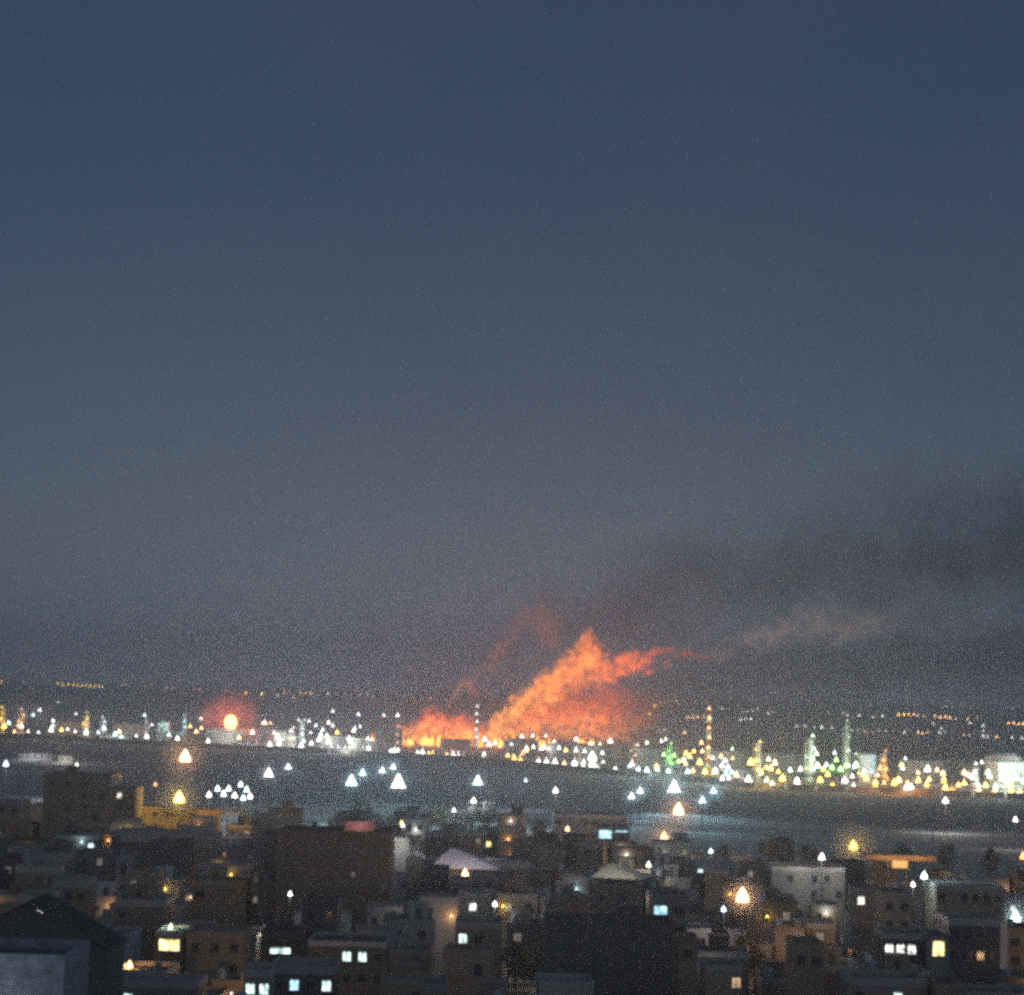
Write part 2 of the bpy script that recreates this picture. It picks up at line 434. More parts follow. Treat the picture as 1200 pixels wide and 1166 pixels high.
px_house('house', 'warm brown house above the yellow lit window', 135, 193, 1056, 366, 11, 'brown', floors=2, wins=3, stair=True)
px_house('house', 'small house whose wide window glows yellow at lower left', 182, 216, 1090, 338, 9, 'brown', floors=1, wins=1, pw=3.2, ph=1.7, lit=[((0, 0), 'y')])
px_house('house', 'tan house lit from the yellow window beside it', 219, 286, 1092, 335, 10, 'tan', floors=2, wins=3)
px_house('house', 'grey house with a white glowing ground window at bottom left', 140, 232, 1150, 296, 9, 'grey', floors=1, wins=4, lit=[((0, 0), 'c')])
px_house('house', 'dark house with a long white lit strip window', 306, 352, 1094, 345, 10, 'dark', floors=1, wins=1, pw=3.2, ph=0.9, lit=[((0, 0), 'c')])
px_house('apartment_block', 'dark block with a pair of greenish lit windows at bottom centre', 362, 452, 1102, 333, 12, 'dark', cat='apartment block', floors=2, wins=5, lit=[((0, 2), C_), ((0, 3), 'c')])
px_house('house', 'dark house with two small lit windows along the bottom edge', 318, 392, 1134, 305, 9, 'dark', floors=1, wins=4, lit=[((0, 1), 'k'), ((0, 3), 'c')])
px_house('house', 'small house glowing white in its corner window, left of bottom centre', 286, 318, 1138, 300, 9, 'grey', floors=1, wins=2, lit=[((0, 0), 'c'), ((0, 1), 'c')])
px_house('house', 'grey house with a bright window under a brown strip of wall', 534, 588, 1082, 344, 10, 'tan', floors=2, wins=3, lit=[((0, 0), 'c')])
px_house('house', 'house with an orange lit wall under the pinkish hipped roof', 527, 552, 1030, 425, 9, 'tan', floors=2, wins=2)
px_house('house', 'dark house in front of the left half of the pinkish hipped roof', 498, 526, 1019, 432, 9, 'dark', floors=1, wins=2)
px_house('house', 'grey house in front of the right end of the pinkish hipped roof', 553, 592, 1024, 430, 9, 'grey', floors=2, wins=3)
px_house('house', 'dark house in front of the pale cream roof', 700, 752, 1037, 405, 9, 'dark', floors=2, wins=4)
px_house('house', 'low tan house in the middle of the bottom edge', 446, 496, 1147, 298, 8, 'tan', floors=1, wins=3)
px_house('apartment_block', 'large black block filling the lower middle of the photo', 640, 790, 1084, 326, 14, 'dark', cat='apartment block', blind=True, stair=True)
px_house('house', 'small cube house with peach lit front right of the black block', 795, 818, 1099, 335, 7, 'tan', floors=1, wins=1)
px_house('house', 'pinkish house with a lit corner window near bottom right of centre', 827, 870, 1131, 312, 9, 'tan', floors=1, wins=3, lit=[((0, 2), 'e')])
px_house('house', 'house with a vivid cyan window right of centre', 764, 806, 1050, 372, 9, 'grey', floors=2, wins=2, pw=2.2, lit=[((0, 0), 'k')])
px_house('house', 'house with a cyan lit shop window at the edge of the field', 700, 738, 968, 560, 10, 'grey', floors=1, wins=2, pw=3.2, ph=2.0, lit=[((0, 0), 'k'), ((0, 1), 'k')])
px_house('house', 'grey house with a stepped left corner, right part of the town', 1034, 1068, 1046, 388, 9, 'grey', floors=2, wins=2)
px_house('house', 'house with a pair of bright windows below the orange canopy', 1004, 1036, 1040, 402, 9, 'grey', floors=1, wins=3, lit=[((0, 0), 'w'), ((0, 2), 'w')])
px_house('house', 'long tan house with a lit roof edge near the right border', 1098, 1176, 1037, 410, 11, 'tan', floors=2, wins=6)
px_house('house', 'house with a row of white lit windows at lower right', 1036, 1088, 1094, 336, 9, 'dark', floors=1, wins=4, lit=[((0, 0), 'w'), ((0, 1), 'w'), ((0, 2), 'w')])
px_house('house', 'house with a single tall yellow window at lower right', 1088, 1112, 1096, 334, 9, 'grey', floors=1, wins=1, pw=1.8, ph=2.2, lit=[((0, 0), 'y')])
px_house('house', 'long tan house with a cool lit window on the bottom edge at right', 996, 1086, 1148, 300, 9, 'tan', floors=1, wins=4, lit=[((0, 2), 'c')])
px_house('house', 'yellowish house beside the bottom edge at right', 1097, 1127, 1152, 297, 8, 'tan', floors=1, wins=1)
px_house('house', 'dull yellow house with a bright roof edge, lower right', 930, 966, 1106, 330, 9, 'tan', floors=1, wins=2)
px_house('apartment_block', 'dark tower beside the bluish lamp at the right border', 1112, 1172, 1078, 345, 12, 'dark', cat='apartment block', floors=2, wins=4)
px_house('house', 'grey house below the white lamp at right of the skyline', 905, 990, 1016, 470, 12, 'grey', floors=2, wins=6)
px_house('warehouse', 'long bluish flat warehouse standing on the field beyond the town', 650, 735, 955, 700, 26, 'blue', cat='warehouse', floors=1, wins=8, pw=1.6)

# added lamp, itself out of view, to brighten the nearest wall
_c = at(36, 1122, 205)
t = thing('wall_lamp', 'added cool lamp on a bracket to brighten the nearest blue-grey wall', 'lamp', (_c.x-2, 203.2, _c.z-4.5))  # added lamp, out of view, not one of the house wall lamps
b = MB(); b.bar((0, 1.8, 0), (0, 0.2, 0.4), 0.05); b.build('added_bracket', DARKPOLE, t)
b = MB(); b.lathe([(0.16, 0.15), (0.2, 0.22), (0.05, 0.45)], 8); b.build('lamp_head', emit('glow_c_12', TINT['c'], 12), t)
light(t, (-2, -6, 0.2), (0.8, 0.9, 1.0), 420, 0.3)

# pink hoarding on the broad block
_c = at(420, 971, 402)
t = thing('rooftop_hoarding', 'pink lit hoarding board on the roof of the broad blind block', 'hoarding', (_c.x, 405, at(420, 976, 402).z-0.5))
b = MB(); b.box(-2.7, 2.7, 0, 0.15, 0.7, 2.4); b.build('board', mat('pink_board', (0.75, 0.30, 0.30), 0.6, 0.1, 0.6), t)
for sx in (-2.2, 0, 2.2):
    b = MB(); b.bar((sx, 0.3, 0), (sx, 0.3, 2.2), 0.06); b.bar((sx, 0.32, 1.6), (sx, 1.4, 0.0), 0.05); b.build('support', STEEL, t)
light(t, (0, -2.5, 1.6), (1, .8, .7), 90, 0.2)

# gabled sheds
def shed(label, x0, x1, yeave, yridge, D, dp, m, rz=0.0, h0=None, name='gabled_shed', lampcol=None, power=0, wall='dark'):
    c = at((x0+x1)/2, yeave, D); wd = (x1-x0)/F_PX*D; rise = (yeave-yridge)/F_PX*D
    FOOT.append((c.x-wd/2, c.x+wd/2, D, D+dp))
    t = thing(name, label, 'shed', (c.x, D, 0), rz)
    b = MB(); b.box(-wd/2+0.3, wd/2-0.3, 0.3, dp-0.3, 0, c.z); b.poly([(-wd/2+0.3, 0.3, c.z), (wd/2-0.3, 0.3, c.z), (0, 0.3, c.z+rise-0.1)], [(0, 1, 2)]); b.build('wall', WALLS[wall], t)
    r = MB(); th = 0.18
    for s in (-1, 1):
        r.poly([(s*wd/2, 0, c.z), (s*wd/2, dp, c.z), (0, dp, c.z+rise), (0, 0, c.z+rise),
                (s*wd/2, 0, c.z+th), (s*wd/2, dp, c.z+th), (0, dp, c.z+rise+th), (0, 0, c.z+rise+th)],
               [(0,1,2,3),(7,6,5,4),(0,4,5,1),(1,5,6,2),(2,6,7,3),(3,7,4,0)])
    ro = r.build('roof', m, t)
    rb = MB()
    for i in range(1, 6):
        yy = dp*i/6
        for s in (-1, 1): rb.bar((s*wd/2, yy, c.z+th+0.02), (0, yy, c.z+rise+th+0.02), 0.05, 4)
    rb.build('roof_seam', m, ro)
    d = MB(); d.box(-1.4, 1.4, 0.24, 0.297, 0, 2.8); d.build('door', DOOR, t)
    if power: light(t, (0, -4, c.z+rise+2.5), lampcol, power, 0.3)
    return t
TIN = mat('pale_sheet_roof', (0.76, 0.71, 0.74), 0.55, 0.12, 0.4)
def hip_house(label, x0, x1, xp, yeave, ypeak, D, dp, m, wall='dark', rz=0.0, lamps=()):
    """house with a low hipped roof: front slope faces the camera, peak over photo column xp"""
    c = at((x0+x1)/2, yeave, D); wd = (x1-x0)/F_PX*D; px_ = (xp-(x0+x1)/2)/F_PX*D
    rise = (at(xp, ypeak, D+dp/2).z-c.z)
    FOOT.append((c.x-wd/2, c.x+wd/2, D, D+dp))
    t = thing('hipped_house', label, 'house', (c.x, D, 0), rz)
    b = MB(); b.box(-wd/2+0.4, wd/2-0.4, 0.4, dp-0.4, 0, c.z); b.build('wall', WALLS[wall], t)
    r = MB(); a = 0.5
    r.poly([(-wd/2, 0, c.z), (wd/2, 0, c.z), (wd/2, dp, c.z), (-wd/2, dp, c.z), (px_-a, dp/2, c.z+rise), (px_+a, dp/2, c.z+rise),
            (-wd/2, 0, c.z-.2), (wd/2, 0, c.z-.2), (wd/2, dp, c.z-.2), (-wd/2, dp, c.z-.2)],
           [(0, 1, 5, 4), (1, 2, 5), (2, 3, 4, 5), (3, 0, 4), (6, 7, 1, 0), (7, 8, 2, 1), (8, 9, 3, 2), (9, 6, 0, 3), (9, 8, 7, 6)])
    ro = r.build('roof', m, t)
    s = MB()
    for k in range(1, 8):
        f = k/8; x = -wd/2+wd*f; tx = px_-a+2*a*f
        s.bar((x, 0, c.z+0.03), (x+(tx-x)*0.96, dp/2*0.96, c.z+rise*0.96+0.03), 0.05, 4)
    s.build('roof_seam', m, ro)
    for i in range(3): add_window(t, -wd/2+wd*(i+.5)/3, 0.398, c.z-2.2, 1.2, 1.3)
    for x, y, z, col, pw in lamps: light(t, (x, y, c.z+z), col, pw, 0.3)
hip_house('house with a pale pinkish hipped roof in the middle of the town', 507, 584, 529, 1017, 994, 450, 15, TIN, lamps=[(0, -5, 5.5, (1, .88, .92), 1100)])
hip_house('shed with a pale cream lean roof turned aslant right of centre', 692, 748, 706, 1028, 1011, 430, 10, mat('cream_sheet_roof', (0.62, 0.60, 0.48), 0.6, 0.1, 0.4), rz=RAD(-22), lamps=[(0, -5, 5.5, (1, .95, .8), 1100)])
shed('small pale flat-pitched shed left of the pinkish hipped roof', 474, 497, 1006, 1000, 455, 8, TIN, lampcol=(1, .9, .8), power=260)
shed('dark gabled barn roof above the nearest blue-grey wall', -70, 128, 1112, 1060, 262, 12, mat('dark_sheet_roof', (0.05, 0.05, 0.055), 0.8, 0.2, 0.4))
shed('low arched dark shed right of the black block top', 640, 702, 1062, 1046, 378, 9, mat('grey_sheet_roof', (0.16, 0.17, 0.18), 0.7, 0.2, 0.4))
shed('flat grey shed at the right of the town near the cream one', 900, 932, 985, 978, 620, 12, mat('blue_sheet_roof', (0.38, 0.44, 0.52), 0.6, 0.2, 0.4))

# lit canopy at the right
_c = at(1055, 1003, 500)
t = thing('canopy', 'long orange lit station canopy on posts at the right of the town', 'canopy', (_c.x, 500, 0))
FOOT.append((_c.x-8, _c.x+8, 498, 508))
b = MB(); b.box(-7.8, 7.8, 0, 7, _c.z-0.9, _c.z); b.build('roof', mat('canopy_paint', (0.70, 0.50, 0.34), 0.6, 0.1, 0.5), t)
b = MB(); b.box(-7.9, 7.9, -0.12, -0.003, _c.z-0.95, _c.z+0.15); b.build('fascia', mat('canopy_fascia', (0.80, 0.50, 0.28), 0.6, 0.1, 0.5), t)
for sx in (-6.5, -2.2, 2.2, 6.5):
    b = MB(); b.lathe([(0.2, 0), (0.2, _c.z-0.9)], 8, sx, 3.5); b.build('post', STEEL, t)
b = MB(); b.box(-1.7, 1.7, 0.2, 0.5, _c.z-2.6, _c.z-1.0); b.build('sign_box', emit('amber_box', (1.0, 0.50, 0.12), 0.9), t)
light(t, (-3, -5, _c.z+0.6), (1, .55, .22), 420, 0.3); light(t, (4, -5, _c.z+0.6), (1, .55, .22), 420, 0.3)
light(t, (0, 3.5, _c.z-1.6), (1, .6, .25), 500, 0.3)

# --- the rest of the town, row behind row
rows = [(286, 5, 9.5), (309, 5, 10), (328, 6, 11), (350, 5.5, 11), (368, 6, 12), (389, 6, 12.5), (408, 6, 12.5), (430, 6, 13), (450, 6, 13), (474, 7, 13), (496, 7, 13.5), (520, 7, 13.5), (545, 7, 13), (572, 7, 13), (604, 7, 13), (640, 8, 13)]
ROOFTOPS = []
for ri, (Y, h0, h1) in enumerate(rows):
    x = -0.235*Y; n = 0
    while x < 0.235*Y:
        wd = random.uniform(4.6, 10.5); dp = random.uniform(7, 11); h = random.uniform(h0, h1)
        if random.random() < 0.12: h = h0*0.65
        yy = Y+random.uniform(-5, 5)
        u = x/Y                                  # the town thins out sooner on the right
        lim = 665 if u < 0.02 else (600 if u < 0.09 else 540)
        if yy < lim and clear(x, x+wd, yy, yy+dp, 0.3) and random.random() < 0.9:
            cc = random.choices(['brown', 'tan', 'grey', 'dark', 'pale', 'white', 'blue'], [4, 5, 2.5, 3.0, 3.2, 1.2, 0.3])[0]
            fl = 2 if Y < 400 else 1
            nw = max(1, int(wd/2.9))
            lit = []
            if random.random() < 0.16: lit.append(((random.randrange(fl), random.randrange(nw)), random.choice('wccydd')))
            elif random.random() < 0.35: lit.append(((random.randrange(fl), random.randrange(nw)), 'd'))
            po = None
            if random.random() < 0.28: po = (random.choice('eeewyc'), random.uniform(25, 110), random.uniform(-.8, .8), h-random.uniform(0.6, 2.6))
            st = 'single-storey' if h < 5 else 'two-storey' if h < 7.8 else 'three-storey' if h < 11 else 'four-storey'
            hs_ = house('house', '%s %s house, %s from left in %s row up from the bottom' % (CNAME[cc], st, nth(n+1), nth(ri+1)),
                  x+wd/2, yy, wd, dp, h, cc, group='flat-roofed houses of the dark town', floors=fl, wins=nw, lit=lit, porch=po,
                  stair=wd > 6 and random.random() < 0.4, balcony=Y < 400 and wd > 6 and random.random() < 0.3, door=False, sides=Y < 420 and random.random() < .6, rz=RAD(random.uniform(-9, 9)))
            ROOFTOPS.append((x+wd/2, yy, wd, dp, h, Y, 'the %s house from left, %s row up' % (nth(n+1), nth(ri+1))))
            n += 1
        x += wd+random.choice([0.4, 0.8, 1.4, 3.0])

# water tanks, coolers and aerials on the roofs
def tank_mesh():
    b = MB(); b.slot(0).lathe([(0.62, 0.5), (0.66, 0.7), (0.66, 1.7), (0.5, 1.95), (0.12, 2.0)], 12)
    b.slot(1)
    for sx in (-0.45, 0.45):
        for sy in (-0.45, 0.45): b.box(sx-0.04, sx+0.04, sy-0.04, sy+0.04, 0, 0.5)
    b.box(-0.55, 0.55, -0.55, 0.55, 0.44, 0.5)
    return b.mesh('water_tank', [mat('tank_plastic', (0.35, 0.42, 0.5), 0.6, 0.4, 0.5), STEEL])
def cooler_mesh():
    b = MB(); b.slot(0).box(-0.5, 0.5, -0.5, 0.5, 0.35, 1.45); b.box(-0.55, 0.55, -0.55, 0.55, 1.45, 1.52)
    b.slot(1)
    for k in range(5): b.box(-0.42, 0.42, -0.54, -0.502, 0.45+k*0.19, 0.57+k*0.19)
    for sx in (-0.42, 0.42):
        for sy in (-0.42, 0.42): b.box(sx-0.04, sx+0.04, sy-0.04, sy+0.04, 0, 0.35)
    return b.mesh('air_cooler', [mat('cooler_paint', (0.5, 0.48, 0.44), 0.6, 0.3, 0.6), STEEL])
def aerial_mesh():
    b = MB(); b.bar((0, 0, 0), (0, 0, 3.2), 0.035); b.bar((-0.7, 0, 2.9), (0.7, 0, 2.9), 0.025)
    for k in range(5): b.bar((-0.6+0.3*k, -0.3, 2.93), (-0.6+0.3*k, 0.3, 2.93), 0.018, 4)
    return b.mesh('roof_aerial', [STEEL])
TK, AC, AE = tank_mesh(), cooler_mesh(), aerial_mesh()
for (x, y, wd, dp, h, Y, host) in ROOFTOPS:
    if Y < 480 and random.random() < 0.55:
        tag(place('water_tank', TK, None, (x-wd*0.3, y+dp*0.25, h+0.06)), 'small round water tank on the roof of '+host, 'water tank', 'water tanks on the roofs')
    if Y < 460 and random.random() < 0.6:
        tag(place('air_cooler', AC, None, (x+wd*0.32, y+dp*0.22, h+0.06), random.uniform(-.3, .3)), 'boxy air cooler on the roof of '+host, 'air cooler', 'air coolers on the roofs')
    if Y < 460 and random.random() < 0.3:
        tag(place('roof_aerial', AE, None, (x+wd*0.1, y+dp*0.8, h+0.06), random.uniform(0, 3)), 'thin television aerial on the roof of '+host, 'aerial', 'aerials on the roofs')

# ================================================================== trees
BARK = mat('bark', (0.09, 0.07, 0.05), 0.95, 0.3, 2.0)
LEAF = mat('foliage', (0.055, 0.075, 0.035), 0.8, 0.5, 0.8, hue=0.03)
def tree_meshes(seed, conical):
    rd = random.Random(seed)
    t = MB(); H = 7.0
    t.lathe([(0.26, 0), (0.2, 1.2), (0.16, 2.6), (0.07, 5.2)], 7)
    clumps = []
    for k in range(7):
        a = rd.uniform(0, 6.28); z0 = rd.uniform(1.8, 3.6); L = rd.uniform(1.3, 2.4)
        e = Vector((math.cos(a)*L, math.sin(a)*L, z0+rd.uniform(0.9, 2.2)))
        t.bar((0, 0, z0), e, 0.06); clumps.append((e, rd.uniform(0.8, 1.3)))
    for k in range(12):
        z = rd.uniform(2.6, 6.6); rr = (7.4-z)*0.42 if conical else 2.3*math.sqrt(max(0.05, 1-((z-4.6)/2.6)**2))
        a = rd.uniform(0, 6.28); clumps.append((Vector((math.cos(a)*rr*.7, math.sin(a)*rr*.7, z)), rd.uniform(0.6, 1.1)))
    c = MB()
    for p, r in clumps:
        for k in range(46):
            d = Vector((rd.gauss(0, 1), rd.gauss(0, 1), rd.gauss(0, 1))).normalized()*r*rd.uniform(0.55, 1.08)
            q = p+d; n = Vector((rd.gauss(0, 1), rd.gauss(0, 1), rd.gauss(0, 1))).normalized()
            e = n.orthogonal().normalized()*rd.uniform(0.14, 0.28); g = n.cross(e)*0.6
            c.poly([q-e, q-g, q+e, q+g], [(0, 1, 2, 3)])
    return t.mesh('trunk', [BARK]), c.mesh('crown', [LEAF])
TREES = [tree_meshes(s, s == 3) for s in (1, 2, 3)]
def tree(x, y, s, label, k):
    t = thing('tree', label, 'tree', (x, y, 0), random.uniform(0, 6), 'dark trees among the houses')
    t.scale = (s, s, s*random.uniform(0.9, 1.25))
    place('trunk', TREES[k][0], t); place('crown', TREES[k][1], t)
spots = []
for px in range(290, 640, 19):                 # the dark belt of trees where town meets field
    spots.append((px+random.uniform(-6, 6), random.uniform(672, 730), random.uniform(0.9, 1.55)))
for px in (660, 690, 760, 800, 850, 900, 950, 1010, 1060, 1110, 1160): spots.append((px, random.uniform(610, 660), random.uniform(0.8, 1.2)))
for px, D in ((205, 309), (150, 318), (660, 312), (640, 318), (905, 312), (975, 318), (470, 312), (590, 316), (1140, 312), (1180, 376), (880, 374), (610, 374), (480, 378), (260, 378), (560, 498), (780, 436), (980, 438), (20, 437)):
    spots.append((px, D, random.uniform(1.0, 1.5)))
kept = []
for i, (px, D, s) in enumerate(spots):
    p = at(px, 900, D)
    if not clear(p.x-1, p.x+1, D-1, D+1): continue
    kept.append((i, p.x, D, s))
for kind, lab in ((0, 'dark leafy tree in the belt where town meets field, %s from left'), (1, 'low dark tree at the field edge right of the warehouse, %s from left'), (2, 'dark street tree standing between the houses, %s from left')):
    sel = sorted([q for q in kept if (0 if q[0] < 19 else 1 if q[0] < 30 else 2) == kind], key=lambda q: q[1]/q[2])
    for n, (i, x, D, s) in enumerate(sel): tree(x, D, s, lab % nth(n+1), i % 3)

# ================================================================== lamps
def tall_head(b, z, s):
    """lantern: small cap, tapering bright bowl"""
    b.lathe([(0.62*s, z-0.5*s), (0.62*s, z-0.1*s), (0.36*s, z+0.4*s), (0.08*s, z+0.9*s)], 7)
LAMPN = {}
def lamp(px, py, h, tint, size=1.0, strength=14.0, power=0.0, label=None, group=None, D=None, name='lamp_post', parts=True, arm=False):
    p = at(px, py, D) if D else lamp_spot(px, py, h)
    if D: h = max(3.0, p.z)
    t = thing(name, label, 'lamp', (p.x, p.y, 0), 0, group)
    b = MB(); b.lathe([(0.16, 0), (0.12, h*0.5), (0.09, h-0.5*size)], 6)
    if arm: b.bar((0, 0, h-0.1), (0, -1.2, h+0.15), 0.06)
    b.build('pole', DARKPOLE, t)
    e = MB(); tall_head(e, h, size); e.build('lamp_head', emit('glow_%s_%g' % (tint, strength), TINT[tint], strength), t)
    if power: light(t, (0, -1.1*size, h-0.2), TINT[tint], power, 0.5)
    return t
def far_lamp(px, py, tint, size, strength, label, group, h=9.0):
    p = lamp_spot(px, py, h)
    b = MB(); b.slot(0).lathe([(0.25, 0), (0.15, h-size)], 5); b.slot(1); tall_head(b, h, size)
    o = b.build('far_lamp', [STEEL, emit('far_%s_%g' % (tint, strength), TINT[tint], strength)], None, (p.x, p.y, 0))
    tag(o, label, 'lamp', group)
def mast(px, py, h, tint, rows_, unit, strength, power, label):
    """floodlight mast: tiers of lamps widening downwards on one pole"""
    p = lamp_spot(px, py, h)
    t = thing('floodlight_mast', label, 'floodlight', (p.x, p.y, 0), 0, 'floodlight masts on the dark field')
    tot = rows_*unit
    b = MB(); b.lathe([(0.24, 0), (0.18, h*0.6), (0.1, h+tot/2)], 8); b.build('pole', DARKPOLE, t)
    g = emit('flood_%s_%g' % (tint, strength), TINT[tint], strength)
    for k in range(rows_):
        z = h+tot/2-(k+0.5)*unit; n = k+1
        a = MB(); a.box(-n*unit*0.52, n*unit*0.52, -0.12, 0.12, z-unit*0.5, z-unit*0.42); a.build('crossarm', DARKPOLE, t)
        for i in range(n):
            x = (i-(n-1)/2)*unit
            l = MB(); l.slot(1).box(x-unit*0.43, x+unit*0.43, -0.3, 0.3, z-unit*0.36, z+unit*0.36)
            l.slot(0).box(x-unit*0.38, x+unit*0.38, -0.34, -0.303, z-unit*0.31, z+unit*0.31)
            l.build('floodlight', [g, DARKPOLE], t)
    light(t, (0, -1.0, h), (0.46, 0.82, 1.0), power*0.6, 0.8, RAD(155)); halo_ball(t, (0, -0.9, h), 15/F_PX*p.y*(0.6+0.22*rows_), 2300.0/power**0.97)
    return t
mast(315, 905, 15, 'w', 3, 1.17, 7, 30000, 'floodlight mast glowing white at the left of the dark field')
mast(338, 898, 15, 'w', 2, 1.17, 7, 16000, 'smaller floodlight mast just right of the left white mast')
mast(412, 914, 15, 'c', 3, 1.33, 7, 60000, 'bright teal-white floodlight mast with a second lamp at its shoulder')
mast(425, 905, 15, 'c', 2, 1.17, 7, 20000, 'second floodlight mast at the shoulder of the teal-white one')
mast(448, 902, 15, 'w', 2, 1.17, 7, 20000, 'white floodlight mast up left of the brightest one')
mast(461, 898, 15, 'w', 2, 1.17, 7, 20000, 'white floodlight mast directly above the brightest one')
mast(467, 915, 15, 'w', 4, 1.28, 7, 90000, 'brightest floodlight mast on the field below the fire')
mast(560, 914, 15, 'c', 3, 1.17, 7, 50000, 'single floodlight mast on the field below the burning plume')
mast(740, 932, 11, 'w', 2, 1.17, 7, 18000, 'left one of the pair of white floodlight masts mid field')
mast(750, 926, 11, 'w', 2, 1.17, 7, 18000, 'right one of the pair of white floodlight masts mid field')
mast(790, 921, 11, 'w', 4, 1.28, 7, 90000, 'large white floodlight mast above the orange lamp right of centre')
mast(823, 937, 11, 'c', 2, 1.17, 7, 18000, 'lower of the two bluish floodlight masts right of the large one')
mast(836, 926, 11, 'c', 2, 1.17, 7, 18000, 'upper of the two bluish floodlight masts right of the large one')

# single lamps on the field and in the town
def town_lamp(px, py, h, tint, size, strength, power, label, D=None, name='street_lamp'):
    t = lamp(px, py, h, tint, size, strength, power, label, 'street lamps of the town', D, name, arm=True)
    if size >= 1.5:
        q = at(px, py, t.location.y); halo_ball(t, (0, -1.1*size, q.z), 34/F_PX*q.y, 700.0/power)
    return t
town_lamp(217, 887, 20, 'e', 3.2, 8.4, 20000, 'upper of the two orange lamps above the left skyline')
town_lamp(210, 935, 24, 'y', 2.2, 10.1, 12000, 'lower of the two orange lamps, over the long tan block', 630)
town_lamp(795, 949, 14, 'e', 2.4, 9.24, 12000, 'orange lamp on the field below the large floodlight mast')
town_lamp(778, 981, 10, 'e', 1.7, 9.24, 4000, 'warm lamp in front of the trees below the orange field lamp')
town_lamp(870, 1050, 9, 'e', 1.7, 10.9, 3500, 'bright peach street lamp among the houses right of centre', 376)
town_lamp(1000, 991, 10, 'y', 1.6, 10.1, 4500, 'yellow street lamp at the left end of the orange canopy')
town_lamp(963, 1004, 10, 'w', 0.9, 5.88, 2500, 'white street lamp left of the yellow one by the canopy', 465)
town_lamp(1083, 1026, 10, 'c', 0.9, 5.88, 1500, 'cool white lamp under the right end of the canopy', 415)
town_lamp(1190, 1075, 10, 'c', 1.5, 9.24, 3000, 'cool white street lamp at the right border')
town_lamp(1199, 1003, 10, 'o', 1.1, 6, 2000, 'orange lamp cut by the right border')
town_lamp(545, 1023, 10, 'e', 1.0, 7, 450, 'peach lamp at the eave of the pinkish hipped roof', 447)
town_lamp(152, 1130, 8, 'e', 0.65, 5.88, 900, 'small peach lamp at lower left below the warm house', 316)
town_lamp(665, 971, 9, 'e', 0.9, 5.88, 2500, 'peach lamp beside the bluish warehouse')
town_lamp(340, 1047, 10, 'w', 0.5, 6, 500, 'small white lamp left of the broad blind block', 380)
town_lamp(182, 919, 12, 'e', 0.9, 2.5, 0, 'faint pink lamp on the left skyline')
town_lamp(1190, 960, 10, 'w', 1.0, 6, 2500, 'lone white lamp on the field near the right border')
town_lamp(1108, 938, 12, 'w', 1.4, 5.88, 9000, 'lone white lamp just below the yellow refinery lights at right')
town_lamp(7, 895, 14, 'b', 1.4, 6, 9000, 'bluish lamp on the field at the left border')
town_lamp(90, 897, 14, 'w', 1.1, 6, 6000, 'white lamp beside the pale lit sheds at left')
town_lamp(651, 926, 14, 'w', 1.2, 6, 7000, 'small white lamp on the utility pole mid field')
town_lamp(616, 914, 12, 'b', 0.8, 4, 3000, 'faint bluish lamp on the field right of centre')
town_lamp(555, 938, 12, 'w', 1.1, 5.88, 9000, 'small white lamp over the pale strip below the field mast')
town_lamp(532, 949, 10, 'w', 0.8, 5, 3000, 'little white lamp among the tree belt')
town_lamp(421, 953, 10, 'w', 0.8, 4.5, 3000, 'dim white lamp on the tree belt left of centre')
town_lamp(472, 967, 10, 'w', 0.55, 5, 900, 'tiny white lamp right of the pink hoarding', 560)
town_lamp(462, 983, 10, 'w', 0.5, 5, 700, 'tiny white lamp below right of the pink hoarding', 520)
town_lamp(833, 997, 10, 'c', 0.7, 5, 1200, 'small white lamp right of centre at the tree edge', 560)
town_lamp(760, 1013, 9, 'w', 0.7, 5, 1200, 'small white lamp right of the cream shed', 470)
town_lamp(848, 1065, 9, 'b', 0.6, 5, 900, 'small bluish lamp left below the bright peach street lamp', 385)
town_lamp(1070, 1036, 9, 'w', 0.6, 5, 900, 'small white lamp left under the canopy end', 430)
town_lamp(1093, 1041, 9, 'w', 0.8, 5, 1200, 'white lamp at the left end of the long tan house', 420)
town_lamp(580, 1059, 9, 'w', 0.6, 5, 900, 'small white lamp right below the pinkish hipped roof', 395)
town_lamp(493, 1073, 9, 'w', 0.55, 5, 800, 'small white lamp at the foot of the broad blind block', 380)
town_lamp(1045, 1094, 8, 'w', 0.5, 5, 700, 'small white lamp above the row of white windows', 350)
town_lamp(200, 1085, 8, 'p', 0.5, 3, 500, 'small greenish lamp above the yellow lit window', 345)
kc = 0
for px, py, tt in ((245, 931, 'w'), (255, 924, 'c'), (262, 930, 'w'), (268, 924, 'b'), (275, 932, 'w'), (282, 919, 'c'), (285, 935, 'b'), (289, 925, 'c'), (293, 933, 'w')):
    kc += 1; lamp(px, py, 12, tt, 1.2, 5, 2500, '%s lamp from left in the pale cluster above the roofs left of centre' % nth(kc), 'cluster of pale lamps left of centre')
